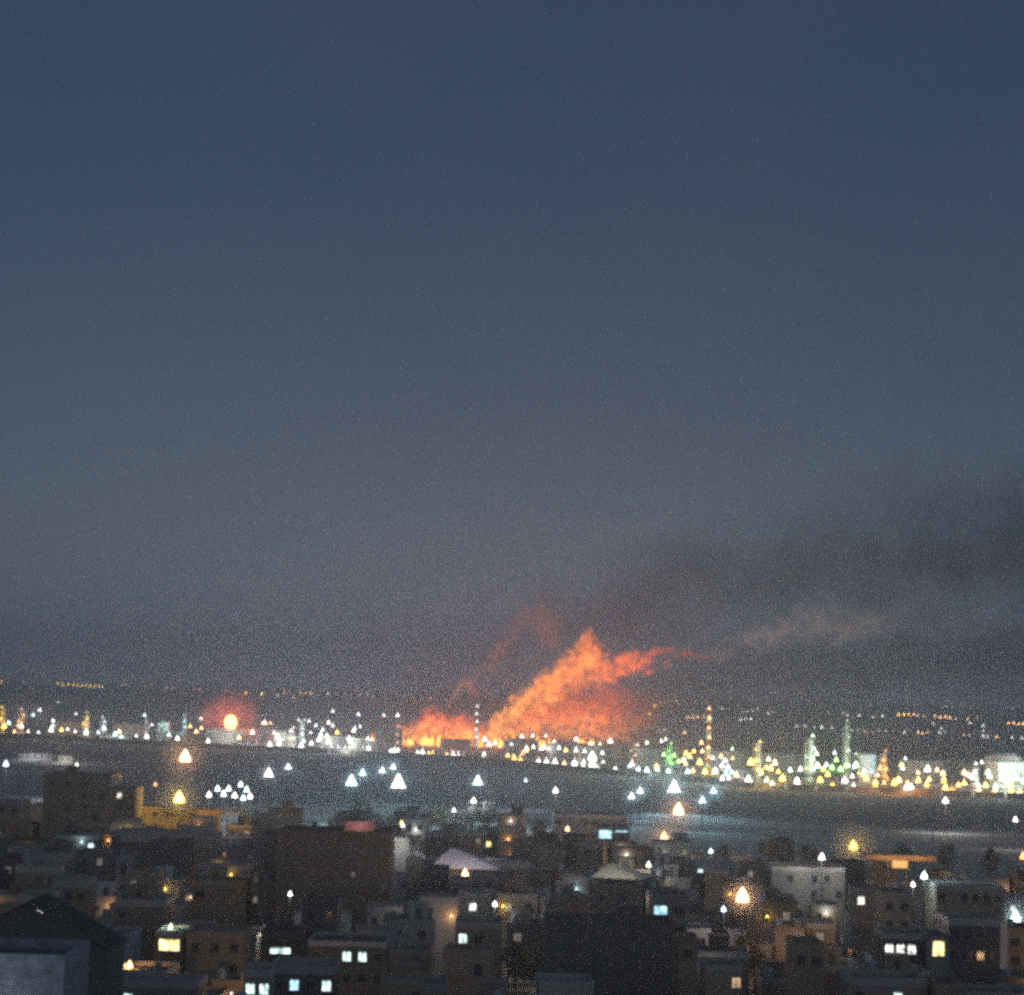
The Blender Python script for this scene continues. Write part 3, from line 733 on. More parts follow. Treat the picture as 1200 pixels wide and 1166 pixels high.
# street lamps deep between the houses: mostly seen as light on the walls
SL = [(-118, 378), (-92, 318), (-60, 438), (-40, 378), (-75, 498), (-105, 558), (-32, 318), (-34, 498), (-120, 610), (-50, 610), (10, 378), (30, 318), (22, 438), (52, 378), (80, 318), (70, 438), (60, 498), (95, 438), (100, 378), (0, 558), (30, 558)]
WARM = (1.0, 0.62, 0.30)
for i, (x, y) in enumerate(sorted(SL, key=lambda q: (q[1], q[0]))):
    k_ = [q for q in sorted(SL, key=lambda q: (q[1], q[0])) if q[1] == y].index((x, y))+1; s_ = sorted(set(q[1] for q in SL)).index(y)+1
    t = thing('street_lamp', 'amber street lamp in the %s street up from the bottom, %s from left' % (nth(s_), nth(k_)), 'lamp', (x, y-4.2, 0), 0, 'amber lamps in the streets')
    b = MB(); b.lathe([(0.1, 0), (0.06, 7.5)], 6); b.bar((0, 0, 7.4), (0, 1.2, 7.7), 0.05); b.build('pole', STEEL, t)
    e = MB(); e.box(-0.15, 0.15, 0.9, 1.5, 7.55, 7.66); e.build('lamp_head', emit('amber_head', WARM, 12), t)
    light(t, (0, 1.2, 7.4), WARM, 1150 if x < 0 else 1000, 0.2)

# utility poles
def utility_pole(px, ytop, ybase, label):
    p = ground(px, ybase); h = at(px, ytop, p.y).z
    t = thing('utility_pole', label, 'pole', (p.x, p.y, 0))
    b = MB(); b.lathe([(0.3, 0), (0.18, h)], 7); b.build('pole', STEEL, t)
    for k, zz in enumerate((h-0.6, h-3.0)):
        a = MB(); a.box(-3.4, 3.4, -0.12, 0.12, zz-0.15, zz+0.15); ao = a.build('crossarm', STEEL, t)
        for sx in (-3, 0, 3):
            q = MB(); q.lathe([(0.12, zz-0.75), (0.2, zz-0.6), (0.12, zz-0.16)], 6, sx, 0); q.build('insulator', mat('porcelain', (0.3, 0.28, 0.26), 0.3), ao)
utility_pole(645, 928, 975, 'tall utility pole with crossarms in front of the bluish warehouse')
utility_pole(1093, 950, 1022, 'thin tall utility pole above the lit canopy')
utility_pole(1163, 948, 1022, 'thin tall utility pole near the right border')

# ================================================================== the refinery
TANKW = mat('tank_paint', (0.62, 0.62, 0.60), 0.55, 0.15, 0.2)
RED = mat('red_band', (0.50, 0.10, 0.07), 0.7, 0.2, 0.3); WHT = mat('white_band', (0.70, 0.68, 0.65), 0.7, 0.2, 0.3)
PIPE = mat('pipe_lagging', (0.45, 0.45, 0.44), 0.45, 0.25, 0.3, 0.3)
def front(px):
    K = [(-100, 1800), (0, 1757), (560, 1494), (760, 1250), (900, 1150), (1300, 1110)]
    for (a, b), (c, d) in zip(K, K[1:]):
        if px <= c: return b+(d-b)*(px-a)/(c-a)
    return 1110
def lit_lamps(t, spots, tint, size, strength):
    g = emit('glow_%s_%g' % (tint, strength), TINT[tint], strength)
    for x, y, z in spots:
        e = MB(); e.lathe([(size, -size*.7), (size, 0), (size*.5, size*.5), (size*.1, size)], 6); o = e.build('lamp', g, t, (x, y, z))
def tank(px, D, r, h, label, dome=False, power=0, col=WHITE, group='storage tanks of the refinery'):
    p = at(px, 900, D)
    t = thing('storage_tank', label, 'tank', (p.x, D, 0), 0, group)
    b = MB(); b.lathe([(r, 0), (r, h)], 28); b.build('shell', TANKW, t)
    b = MB()
    if dome: b.lathe([(r+0.1, h), (r*0.9, h+r*0.18), (r*0.6, h+r*0.34), (r*0.25, h+r*0.41), (r*0.05, h+r*0.42)], 28)
    else: b.lathe([(r+0.15, h), (r+0.15, h+0.35), (r*0.05, h+1.4)], 28)
    b.build('roof', TANKW, t)
    for k in range(1, 4):
        g = MB(); g.lathe([(r+0.12, h*k/4-0.12), (r+0.12, h*k/4+0.12)], 28); g.build('ring', STEEL, t)
    s = MB()
    for k in range(10):
        a = -2.6+k*0.14; s.box((r+0.5)*math.cos(a)-0.5, (r+0.5)*math.cos(a)+0.5, (r+0.5)*math.sin(a)-0.5, (r+0.5)*math.sin(a)+0.5, h*(k+1)/11-0.1, h*(k+1)/11)
    s.build('stair', STEEL, t)
    if power: light(t, (r*0.3, -r-7, h+3), col, power, 0.6)
    return t
def column(px, ytop, D, r, tint, label, nl=5, strength=10, size=1.0, power=0, lamp_tiers=4):
    top = at(px, ytop, D); h = top.z
    t = thing('process_column', label, 'column', (top.x, D, 0), 0, 'process columns of the refinery')
    b = MB(); b.lathe([(r*1.3, 0), (r*1.3, h*0.06), (r, h*0.1), (r, h*0.62), (r*0.72, h*0.68), (r*0.72, h*0.96), (r*0.3, h)], 14); b.build('shell', PIPE, t)
    for k in range(lamp_tiers):
        z = h*(0.25+0.7*k/max(1, lamp_tiers-1)); rr = r*(1.0 if z < h*.65 else .75)
        q = MB(); q.lathe([(rr+1.0, z), (rr+1.0, z+0.15)], 12)
        for i in range(12):
            a = i/12*6.283; q.bar(((rr+.95)*math.cos(a), (rr+.95)*math.sin(a), z), ((rr+.95)*math.cos(a), (rr+.95)*math.sin(a), z+1.1), 0.04, 4)
        q.build('platform', STEEL, t)
        lit_lamps(t, [(random.uniform(-1.2, 1.2)*rr, -rr-0.9, z+random.uniform(.8, 2.4))], tint, size*0.62*(1.15-0.18*k)*random.uniform(.7, 1.2), strength*0.5)
    l = MB(); l.bar((rr, -r*0.6, 0), (rr, -r*0.6, h*0.94), 0.12); l.bar((-r-0.6, 0.3, 0), (-r-0.6, 0.3, h*.9), 0.3); l.build('riser_pipe', PIPE, t)
    if power: light(t, (0, -r-6, h*0.5), TINT[tint], power, 0.8)
    return t
def stack(px, ytop, D, r, label, tint='e', banded=True, lamps=5, strength=8):
    top = at(px, ytop, D); h = top.z; n = 9
    t = thing('chimney_stack', label, 'chimney', (top.x, D, 0))
    for k in range(n):
        z0, z1 = h*k/n, h*(k+1)/n; f = lambda z: r*(1.25-0.45*z/h)
        b = MB(); b.lathe([(f(z0), z0), (f(z1), z1)], 16); b.build('band', (RED if k % 2 == 0 else WHT) if banded else PIPE, t)
    b = MB()
    for z in (h*0.55, h*0.97): b.lathe([(r*1.5, z), (r*1.5, z+0.2)], 14)
    b.build('gallery', STEEL, t)
    lit_lamps(t, [(0.2*(-1)**k, -r*1.35, h*(0.3+0.68*k/max(1, lamps-1))) for k in range(lamps)], tint, 0.6, strength)
    return t
def plant_shed(px0, px1, ytop, D, dp, label, colour, power=0, col=WHITE, wins=6, lit=None):
    c = at((px0+px1)/2, ytop, D); wd = (px1-px0)/F_PX*D; h = max(3.5, c.z)
    t = thing('plant_building', label, 'plant building', (c.x, D, 0), 0, 'plant buildings of the refinery')
    b = MB(); b.box(-wd/2, wd/2, 0, dp, 0, h); b.build('wall', WALLS[colour], t)
    b = MB(); b.box(-wd/2-0.4, wd/2+0.4, -0.4, dp+0.4, h, h+0.5); b.build('roof', ROOF, t)
    if wins:
        for i in range(wins):
            add_window(t, -wd/2+wd*(i+.5)/wins, -0.002, h*0.45, min(3.0, wd/wins*0.6), min(2.0, h*0.35), 0, lit)
    if power: light(t, (0, -9, h+4), col, power, 0.6)
    return t
def pipe_rack(px0, px1, D, dy, h, label):
    a = at(px0, 900, D); c = at(px1, 900, D+dy); L = (Vector((c.x, D+dy))-Vector((a.x, D))).length; ang = math.atan2(dy, c.x-a.x)
    t = thing('pipe_rack', label, 'pipe rack', (a.x, D, 0), ang, 'pipe racks of the refinery')
    n = max(3, int(L/11))
    for i in range(n+1):
        x = L*i/n; b = MB(); b.bar((x, 0, 0), (x, 0, h), 0.25); b.bar((x, 5, 0), (x, 5, h), 0.25)
        for zz in (h*.55, h): b.box(x-0.2, x+0.2, -0.3, 5.3, zz-0.25, zz)
        b.build('bent', STEEL, t)
    for zz in (h*.55, h):
        for yy in (0.7, 1.9, 3.0, 4.2):
            b = MB(); b.bar((0, yy, zz+0.36), (L, yy, zz+0.36), 0.35, 6); b.build('pipe', PIPE, t)

# columns and stacks that can be told apart
column(4, 829, 1830, 2.6, 'y', 'yellow lit process column at the left border', power=9000, size=1.5)
column(26, 832, 1830, 2.4, 'e', 'cream lit process column second from the left border', power=9000, size=1.4)
column(102, 836, 1815, 2.2, 'y', 'yellow lamped process column left of the teal lights', power=7000, size=1.4)
column(122, 842, 1800, 2.0, 'c', 'teal-white lamped process column right of the yellow one', power=9000, size=1.2)
column(173, 842, 1780, 1.8, 'w', 'dim process column with grey lamps left of the flare', size=0.9, strength=5)
column(217, 838, 1760, 1.8, 'k', 'cyan topped process column left of the flare', size=1.1)
column(950, 863, 1230, 2.2, 'p', 'pale green lit process column, tallest on the right', strength=12, size=1.5, power=16000)
column(993, 845, 1240, 1.4, 'p', 'thin pale lit process column right of the tall green one', strength=7, size=0.9, power=5000)
column(1036, 882, 1200, 1.6, 'o', 'orange lit process column right of the cyan block', strength=9, size=1.3, power=8000)
column(888, 868, 1240, 2.0, 'y', 'stout yellow lit process column right of the striped chimney', strength=10, size=1.4, power=9000)
column(785, 872, 1330, 1.6, 'g', 'green lit process column left of the striped chimney', strength=9, size=1.1, power=8000)
column(742, 872, 1400, 1.4, 'e', 'small peach lit process column right of the smoke', strength=6, size=0.9)
column(355, 845, 1640, 1.7, 'c', 'cool white lit process column right of the flare', strength=9, size=1.2, power=7000)
column(343, 852, 1650, 2.0, 'w', 'stout white lit process column among the lights right of the flare', strength=10, size=1.3, power=8000)
column(1143, 898, 1170, 1.8, 'w', 'white lit process column near the right border', strength=12, size=1.4, power=9000)
stack(831, 828, 1290, 1.7, 'red and white striped chimney rising over the lights right of the fire', lamps=6)
stack(559, 826, 1720, 1.5, 'slim banded chimney in front of the flames', tint='w', lamps=5, strength=5)
stack(621, 851, 1760, 0.7, 'thin dark pipe standing before the orange smoke', banded=False, lamps=1, strength=1)
stack(520, 850, 1780, 0.8, 'thin dark vent pipe in front of the low flames', banded=False, lamps=1, strength=1)
stack(466, 850, 1690, 0.8, 'thin vent pipe left of the low flames', banded=False, lamps=3, strength=4)
# tanks
tank(262, 1700, 14, 11, 'broad pale tank lit white right below the flare', power=14000, col=(1, .93, .85))
tank(1178, 1300, 12, 14, 'domed grey tank behind the bright building at the right border', dome=True, power=5000)
tank(190, 1735, 5, 14, 'tall teal lit tank left of the flare', power=14000, col=(.5, 1, .9))
for tn, (px, D, r, h) in enumerate(sorted([(40, 1900, 14, 10), (84, 1880, 16, 10), (150, 1850, 14, 10), (300, 1760, 14, 11), (395, 1640, 13, 10), (700, 1500, 16, 11), (735, 1520, 14, 11), (768, 1460, 14, 12),
                    (860, 1420, 15, 12), (915, 1400, 15, 12), (1085, 1330, 16, 12), (1120, 1350, 15, 12), (1020, 1400, 16, 12), (665, 1560, 14, 11), (610, 1620, 13, 11), (430, 1600, 12, 10)]), 1):
    tank(px, D, r, h, 'dim round storage tank behind the refinery lights, %s such tank from left' % nth(tn))
# buildings
plant_shed(1170, 1215, 893, 1165, 22, 'bright white-cyan lit plant building at the right border', 'white', 16000, (.75, 1, .95), 5, 'c')
plant_shed(243, 300, 872, 1690, 12, 'long pale lit plant building at the foot of the flare', 'white', 7000, (1, .92, .8), 6)
plant_shed(322, 334, 857, 1640, 12, 'tall white lit plant building right of the flare', 'white', 11000, (.95, 1, 1), 2, 'c')
plant_shed(337, 346, 862, 1625, 10, 'cream lit plant building beside the tall white one', 'pale', 9000, (1, .95, .7), 2)
plant_shed(440, 472, 854, 1760, 14, 'plant building glowing yellow at the left end of the fire', 'pale', 0, WHITE, 4)
plant_shed(516, 552, 866, 1780, 14, 'plant building standing in the yellow heart of the low flames', 'pale', 0, WHITE, 5)
plant_shed(735, 762, 903, 1300, 12, 'low cyan lit plant building on the refinery edge', 'white', 9000, (.6, 1, 1), 5)
plant_shed(1010, 1026, 884, 1210, 10, 'cyan lit plant block between green and orange columns', 'white', 9000, (.3, .85, 1), 2, 'k')
plant_shed(22, 60, 889, 1300, 14, 'dim pale shed on the field at left', 'pale', 6000, (.8, .85, 1), 5)
plant_shed(68, 84, 896, 1270, 14, 'small pale lit hut beside the dim shed on the field', 'pale', 7000, (1, .98, .85), 2)
plant_shed(548, 580, 943, 900, 8, 'low pale strip of roof on the field below the single mast', 'white', 3500, (.85, .95, 1), 5)
plant_shed(385, 425, 886, 1560, 10, 'long white lit plant building on the perimeter left of the fire', 'white', 14000, (1, 1, .95), 7)
plant_shed(120, 150, 864, 1760, 10, 'teal lit plant building on the perimeter at left', 'white', 12000, (.75, 1, .95), 5)
pipe_rack(480, 700, 1540, -180, 7, 'long pipe rack in front of the fire')
pipe_rack(700, 900, 1330, -150, 7, 'long pipe rack below the green lights')
pipe_rack(900, 1200, 1165, -30, 7, 'long pipe rack along the right part of the refinery')
pipe_rack(60, 300, 1760, -60, 7, 'long pipe rack below the flare at left')

# lamps of the refinery, one by one: x, y, colour, size
RL = '''5 851 y 1.7;25 851 w 1.5;17 857 e 1;60 855 w 1.7;72 855 y 1.2;62 850 c 1;101 858 c 1.6;135 860 c 1.4;122 853 c 1.2;172 863 w 1.5;178 849 w 0.8;208 865 w 1.4;223 851 y 1.2;230 857 e 1.2;236 853 e 1.2;
244 868 w 1.3;267 855 y 1.2;280 864 e 1.3;296 858 w 1.3;152 848 w 0.7;33 857 w 0.8;45 858 b 0.8;88 857 w 0.8;115 858 c 0.9;142 863 c 0.9;160 862 w 0.7;198 861 c 0.9;
308 847 e 1;317 847 e 0.9;316 873 w 1.5;325 862 w 1.6;327 871 w 1.5;353 875 w 1.5;378 855 w 1.2;385 869 w 1.8;370 850 c 1;376 860 c 1;390 850 w 1;383 862 w 1.2;395 858 y 1.3;410 876 p 1.2;425 880 w 1.2;432 877 w 1.2;388 879 w 1;
396 882 w 1;404 884 w 1;413 884 w 1;420 885 w 0.9;390 833 w 0.9;420 837 w 1;450 838 w 0.8;466 838 w 1.2;416 853 b 1;422 851 w 0.8;436 866 e 1;442 867 w 1;431 865 w 0.9;462 884 w 1.5;458 880 w 1;466 888 w 1;495 883 w 1.6;
489 890 w 1;502 890 y 1;507 892 y 1;531 887 w 1.4;523 893 y 1;529 895 w 1;537 895 w 1;544 895 w 0.9;567 888 w 1.7;568 866 c 1.3;573 872 c 1.3;580 870 w 1;586 874 e 0.9;595 886 y 1.4;602 889 y 1.8;609 891 y 1.3;
617 876 w 0.9;625 875 w 0.9;634 877 w 1;643 877 p 0.9;655 876 w 1;663 879 y 1.1;675 866 w 1.2;631 892 w 1.4;640 897 w 1.5;650 894 w 1.9;661 897 e 1.2;673 895 w 1.9;672 903 w 1;694 887 w 2.6;694 896 w 2.2;683 904 w 1;700 904 w 1;
715 868 w 1.6;703 872 p 0.9;692 871 p 0.8;675 879 p 1;685 880 p 0.8;707 892 w 0.8;721 905 w 1.2;737 899 c 1.2;748 901 b 1;758 902 c 1.3;741 879 e 1.2;758 870 p 1;747 873 w 0.8;775 868 w 0.9;780 866 w 0.8;770 901 p 1.1;783 903 c 1;
778 884 g 1;785 878 g 1;783 891 g 1.1;790 885 g 1;795 892 g 1;776 876 y 0.9;800 891 y 0.9;808 886 y 1.4;820 893 y 1.6;826 904 y 1.4;838 903 w 1.4;846 897 b 1.2;853 899 b 1.2;851 906 k 1.1;806 904 b 1.3;812 903 e 1;
822 870 e 1.2;823 880 e 1;858 878 p 1;864 882 y 1.1;872 888 y 1.1;880 893 y 2;887 897 y 1.6;877 914 w 2;863 908 e 1.2;892 884 e 1;892 905 y 1.2;845 886 e 1;835 888 w 0.9;830 878 p 0.8;813 880 y 1;850 891 c 1;898 899 y 1;
906 885 w 1;908 892 e 1;903 900 y 1.4;917 912 y 1.6;912 904 y 0.9;924 884 y 1;934 916 w 1.9;926 902 p 1;938 901 p 1.1;943 886 p 1.2;949 875 p 1.4;950 893 p 1.6;957 883 p 1.1;958 897 p 1.4;946 899 y 1.2;961 914 y 1.6;965 901 y 1.2;970 908 y 1.4;
975 899 g 1.4;980 890 g 1.3;985 901 g 1.3;992 897 g 1.2;978 882 b 1;990 914 w 1.5;1000 924 w 1.1;1003 896 p 1.5;1003 885 p 1.2;1011 907 y 1.2;1015 912 y 1.2;1016 889 k 1.4;1022 890 k 1.4;1026 918 y 1.6;1020 902 c 0.9;1032 900 o 1.5;1037 885 y 1.3;
1048 917 o 1.6;1052 913 y 1.1;1063 922 c 1.6;1068 928 c 1.5;1061 889 b 1;1076 914 y 1.4;1087 901 w 1.7;1086 920 y 1.4;1089 913 e 1;1098 902 e 1;1105 906 e 1.2;1106 914 y 1.4;1108 923 y 1.5;1116 928 o 1.1;1123 920 o 1.2;1130 905 e 1.4;1130 917 y 1.3;
1142 907 w 1.9;1150 893 w 1.1;1161 894 w 1;1158 905 p 1.2;1146 925 e 1.7;1155 920 y 1.3;1166 926 e 1.4;1178 908 c 1.5;1185 908 c 1.4;1193 906 c 1.4;1184 919 y 1.5;1185 926 y 1.2;1195 927 e 1.3;1199 916 p 1.2;1172 900 c 1.2'''
def zone(px):
    return ('along the left part of the refinery' if px < 240 else 'between the flare and the fire' if px < 430 else 'in front of the fire' if px < 700
            else 'left of the striped chimney' if px < 825 else 'between striped chimney and green column' if px < 935 else 'in the right part of the refinery')
cnt = {}
RLL = sorted((tuple(s.split()) for s in RL.replace('\n', '').split(';') if s.strip()), key=lambda s: float(s[0]))
rx = random.Random(4)
for k in range(78):                              # the many small lamps deeper in the plant
    px = rx.choice([rx.uniform(0, 240), rx.uniform(300, 430), rx.uniform(590, 740), rx.uniform(740, 1200), rx.uniform(740, 1200), rx.uniform(840, 1200)])
    yb = 50/front(px)*F_PX+hor(px)
    RLL.append((str(round(px, 1)), str(round(yb-rx.uniform(6, 36), 1)), rx.choice('wwwyyecpe' if px > 740 else 'wwceww'), str(round(rx.uniform(0.7, 1.3), 2))))
RLL.sort(key=lambda s: float(s[0]))
for n, (a, b_, tt, sz) in enumerate(RLL):
    px, py = float(a), float(b_); where = zone(px)
    cnt[(tt, where)] = cnt.get((tt, where), 0)+1
    # height on its post follows from where the plant stands
    D = None; h = random.uniform(7, 12)
    p = lamp_spot(px, py, h); fr = front(px)+8
    if p.y < fr: D = fr+random.uniform(0, 25)
    elif p.y > fr+420: D = fr+random.uniform(330, 420)
    lamp(px, py, h, tt, float(sz)*1.4, 8, 9000*float(sz) if n % 4 == 0 else 0, '%s small %s lamp from left %s' % (nth(cnt[(tt, where)]), TNAME[tt], where), 'refinery lamps %s' % where, D)

# lights strung along the far side of the plain
FL = '''2 797 y 1;28 799 w .6;68 801 y 1;74 802 y 1;80 802 y 1;86 802 y 1;91 803 y .9;96 803 y 1;101 803 y 1;106 804 y 1;111 804 y 1;116 804 y .9;120 805 w .8;138 802 e .6;144 802 e .7;149 802 w .7;
68 822 b .7;170 804 e .4;178 804 e .4;187 805 e .5;195 805 e .5;203 806 e .5;211 806 e .5;219 806 e .5;227 807 e .4;234 807 e .6;265 808 e .5;288 812 o 1.1;307 813 y 1.2;325 815 e .8;333 811 e .8;344 817 e .7;339 812 e .5;352 811 e .8;
358 812 e .8;364 812 e 1;384 812 w 1;396 813 e .5;404 813 e .5;412 814 e .5;422 814 w .6;430 814 w .6;437 815 w .5;450 815 e .4;465 815 e .5;475 816 e .5;484 816 e .5;504 818 e .6;520 819 e .3;
761 836 y .9;767 827 y .9;774 824 w .6;782 823 w .6;793 821 e 1;815 822 e .6;828 823 e .5;846 830 w .8;806 840 e .8;812 840 e .9;818 840 e .9;824 840 e .8;802 858 e 1.1;870 834 w .6;876 833 w .6;882 832 w .6;888 831 w .6;868 843 w .9;874 842 w .9;880 842 w .9;
900 836 w .9;917 828 w .6;905 834 w .5;934 851 w .8;943 850 w .9;955 852 w .9;963 852 p 1.2;975 852 w .8;970 835 w .5;988 835 w .8;993 838 w .8;1007 838 w 1;1023 840 w .7;1034 839 w 1;1020 826 b .7;1053 837 y 1.1;1059 837 y 1.1;1065 837 e 1.1;1071 837 e 1.1;1076 838 w .7;
1083 839 e .6;1096 839 e 1;1102 840 e 1.1;1108 840 e 1.1;1113 841 e 1;1120 842 w .8;1108 826 w .9;1094 848 w .8;1103 853 w .8;1060 858 w 1.1;1076 858 e 1.1;1081 859 e .9;1087 858 e .7;1101 858 w .9;1107 857 w .6;1137 847 w .9;1134 842 e .7;1152 850 w 1;1153 856 w .8;1152 862 w 1.1;
1157 863 w .9;1168 863 e .9;1186 864 w .9;1198 865 w .9;1182 847 e 1;1188 847 e 1;1194 848 e 1;1199 848 e 1;1180 827 w .7;1186 826 w .7;1129 861 e .6;1136 861 w .6;1145 841 e .5;1130 827 e .4;1117 827 e .4;1070 826 e .4;1078 826 e .4;
992 854 k 1;998 855 w .7;1006 856 w .6;1014 857 e .6;1022 857 e .5;1030 856 w .6;1038 856 w .6;1046 857 e .5;760 850 e .5;772 856 w .6;779 855 w .6;730 846 e .4;700 838 o .5;715 846 o .5'''
cnt = {}
for a, b_, tt, sz in sorted((tuple(s.split()) for s in FL.replace('\n', '').split(';') if s.strip()), key=lambda s: float(s[0])):
    px, py, sz = float(a), float(b_), float(sz)
    where = 'left of the fire' if px < 560 else 'right of the fire'
    cnt[(tt, where)] = cnt.get((tt, where), 0)+1
    dy = max(10.5, py-hor(px)); dist = 41*F_PX/dy
    far_lamp(px, hor(px)+dy, tt, sz*dist/F_PX*1.3, round(2+8.5*math.exp(dist*0.00018), 0), '%s tiny %s lamp from left in the far lights %s' % (nth(cnt[(tt, where)]), TNAME[tt], where), 'far lights %s' % where)

# ================================================================== flare stack
FD = 1740
ft = at(270, 856, FD); fz = ft.z
t = thing('flare_stack', 'slim flare stack burning with a bright orange flame left of the fire', 'flare stack', (ft.x, FD, 0))
b = MB(); b.lathe([(0.8, 0), (0.55, fz)], 10); b.build('pipe', PIPE, t)
b = MB(); b.lathe([(0.9, fz-0.8), (1.1, fz)], 10); b.build('tip', STEEL, t)
for a in (0.5, 2.6, 4.7):
    b = MB(); b.bar((0, 0, fz*0.8), (9*math.cos(a), 9*math.sin(a), 0), 0.08, 4); b.build('guy_wire', STEEL, t)
fl = MB(); fl.lathe([(0.9, fz), (3.4, fz+2), (4.8, fz+5), (4.7, fz+8), (3.6, fz+10.5), (1.6, fz+12)], 14)
fl.build('flame', emit('flare_flame', (1.0, 0.36, 0.10), 7.0), t)
light(t, (0, -5, fz+8), (1.0, 0.13, 0.045), 60000, 2.5)

# ================================================================== smoke and fire
def node(t, typ, **k):
    n = t.nodes.new(typ)
    for a, b in k.items(): setattr(n, a, b)
    return n
def fcurve(t, pts):
    n = t.nodes.new('ShaderNodeFloatCurve'); c = n.mapping.curves[0]
    c.points[0].location = pts[0]; c.points[1].location = pts[-1]
    for p in pts[1:-1]: c.points.new(*p)
    n.mapping.use_clip = False; n.mapping.update()
    return n
def math_(t, op, a, b=None, c=None):
    n = t.nodes.new('ShaderNodeMath'); n.operation = op
    for i, v in enumerate((a, b, c)):
        if v is None: continue
        if isinstance(v, (int, float)): n.inputs[i].default_value = v
        else: t.links.new(v, n.inputs[i])
    return n.outputs[0]
def plume(name, label, path, D, dens, colour, depth=1.0, noise=1.0, nscale=0.05, edge=0.5, absorb=None, aniso=0.2, flame=None, step=0.25, fade=0.8, hue=None, seed=0.0, group=None):
    """smoke that follows a path of (px, py, radius_px) at distance D; closed lumpy hull, soft noisy density inside.
       flame: (strength, reach 0..1 along the path) - burning gas, and in smoke firelight put in as glow, in the first stretch of the path, cooling on the way"""
    P = [(at(px, py, D), r/F_PX*D) for px, py, r in path]
    x0, x1 = P[0][0].x, P[-1][0].x
    base = Vector((P[0][0].x, D, 0))
    zs = [p.z for p, r in P]; rs = [r for p, r in P]; Z = max(zs)+1; R = max(rs)
    # hull
    n = 18; ring = 20; b = MB(); pts = []
    def lerp(v, u):
        i = min(len(P)-2, max(0, next((k for k in range(len(P)-1) if u <= (P[k+1][0].x-x0)/(x1-x0)), len(P)-2)))
        ua, ub = (P[i][0].x-x0)/(x1-x0), (P[i+1][0].x-x0)/(x1-x0); f = (u-ua)/(ub-ua)
        return v[i]+(v[i+1]-v[i])*f
    rd = random.Random(int(seed*10)+5)
    n = max(18, len(P)*6)
    for k in range(n+1):
        u = k/n; zc = lerp(zs, u); r = lerp(rs, u)*1.12
        if k in (0, n): r *= 0.55
        for j in range(ring):
            a = 2*math.pi*j/ring; q = r*(1+0.12*rd.uniform(-1, 1))
            z = max(0.4+0.02*j, zc+q*math.sin(a))
            pts.append(((x1-x0)*u+(0 if 0 < k < n else (-.3*r if k == 0 else .3*r)), q*depth*math.cos(a), z))
    fs = []
    for k in range(n):
        for j in range(ring):
            i = (j+1) % ring; fs.append((k*ring+j, (k+1)*ring+j, (k+1)*ring+i, k*ring+i))
    fs.append(tuple(range(ring))); fs.append(tuple(reversed([n*ring+j for j in range(ring)])))
    b.poly(pts, fs)
    m, t, p = volume_mat(name+'_volume', False, step)
    tc = node(t, 'ShaderNodeTexCoord'); co = tc.outputs['Object']
    # turbulent displacement of the lookup point
    n1 = node(t, 'ShaderNodeTexNoise'); n1.inputs['Scale'].default_value = nscale; n1.inputs['Detail'].default_value = 2.0
    off = node(t, 'ShaderNodeVectorMath', operation='ADD'); off.inputs[1].default_value = (seed*37, seed*11, seed*5)
    t.links.new(co, off.inputs[0]); t.links.new(off.outputs[0], n1.inputs['Vector'])
    sub = node(t, 'ShaderNodeVectorMath', operation='SUBTRACT'); t.links.new(n1.outputs['Color'], sub.inputs[0]); sub.inputs[1].default_value = (.5, .5, .5)
    sca = node(t, 'ShaderNodeVectorMath', operation='SCALE'); t.links.new(sub.outputs[0], sca.inputs[0]); sca.inputs['Scale'].default_value = R*1.1*noise
    ad = node(t, 'ShaderNodeVectorMath', operation='ADD'); t.links.new(co, ad.inputs[0]); t.links.new(sca.outputs[0], ad.inputs[1])
    sep = node(t, 'ShaderNodeSeparateXYZ'); t.links.new(ad.outputs[0], sep.inputs[0])
    u = math_(t, 'DIVIDE', sep.outputs['X'], x1-x0)
    us = [(pp.x-x0)/(x1-x0) for pp, r in P]
    zc = fcurve(t, [(a_, z/Z) for a_, z in zip(us, zs)]); rc = fcurve(t, [(a_, r/R) for a_, r in zip(us, rs)])
    t.links.new(u, zc.inputs['Value']); t.links.new(u, rc.inputs['Value'])
    dz = math_(t, 'SUBTRACT', sep.outputs['Z'], math_(t, 'MULTIPLY', zc.outputs[0], Z))
    dy = math_(t, 'DIVIDE', sep.outputs['Y'], depth)
    dist = math_(t, 'SQRT', math_(t, 'ADD', math_(t, 'MULTIPLY', dz, dz), math_(t, 'MULTIPLY', dy, dy)))
    dn = math_(t, 'DIVIDE', dist, math_(t, 'MULTIPLY', rc.outputs[0], R))
    sh = math_(t, 'SUBTRACT', 1.0, dn)                       # 1 on the axis, 0 at the edge
    n2 = node(t, 'ShaderNodeTexNoise'); n2.inputs['Scale'].default_value = nscale*3.1; n2.inputs['Detail'].default_value = 3.0; n2.inputs['Roughness'].default_value = 0.6
    t.links.new(off.outputs[0], n2.inputs['Vector'])
    lum = math_(t, 'MULTIPLY_ADD', math_(t, 'SUBTRACT', n2.outputs['Fac'], 0.52), 1.6*noise, sh)
    mr = node(t, 'ShaderNodeMapRange'); mr.interpolation_type = 'SMOOTHSTEP'
    mr.inputs['From Min'].default_value = 0.02; mr.inputs['From Max'].default_value = edge
    t.links.new(lum, mr.inputs['Value'])
    # fade at both ends
    en = node(t, 'ShaderNodeMapRange'); en.interpolation_type = 'SMOOTHSTEP'; en.inputs['From Min'].default_value = 1.0; en.inputs['From Max'].default_value = fade
    t.links.new(u, en.inputs['Value'])
    st_ = node(t, 'ShaderNodeMapRange'); st_.interpolation_type = 'SMOOTHSTEP'; st_.inputs['From Min'].default_value = -0.02; st_.inputs['From Max'].default_value = 0.05
    t.links.new(u, st_.inputs['Value'])
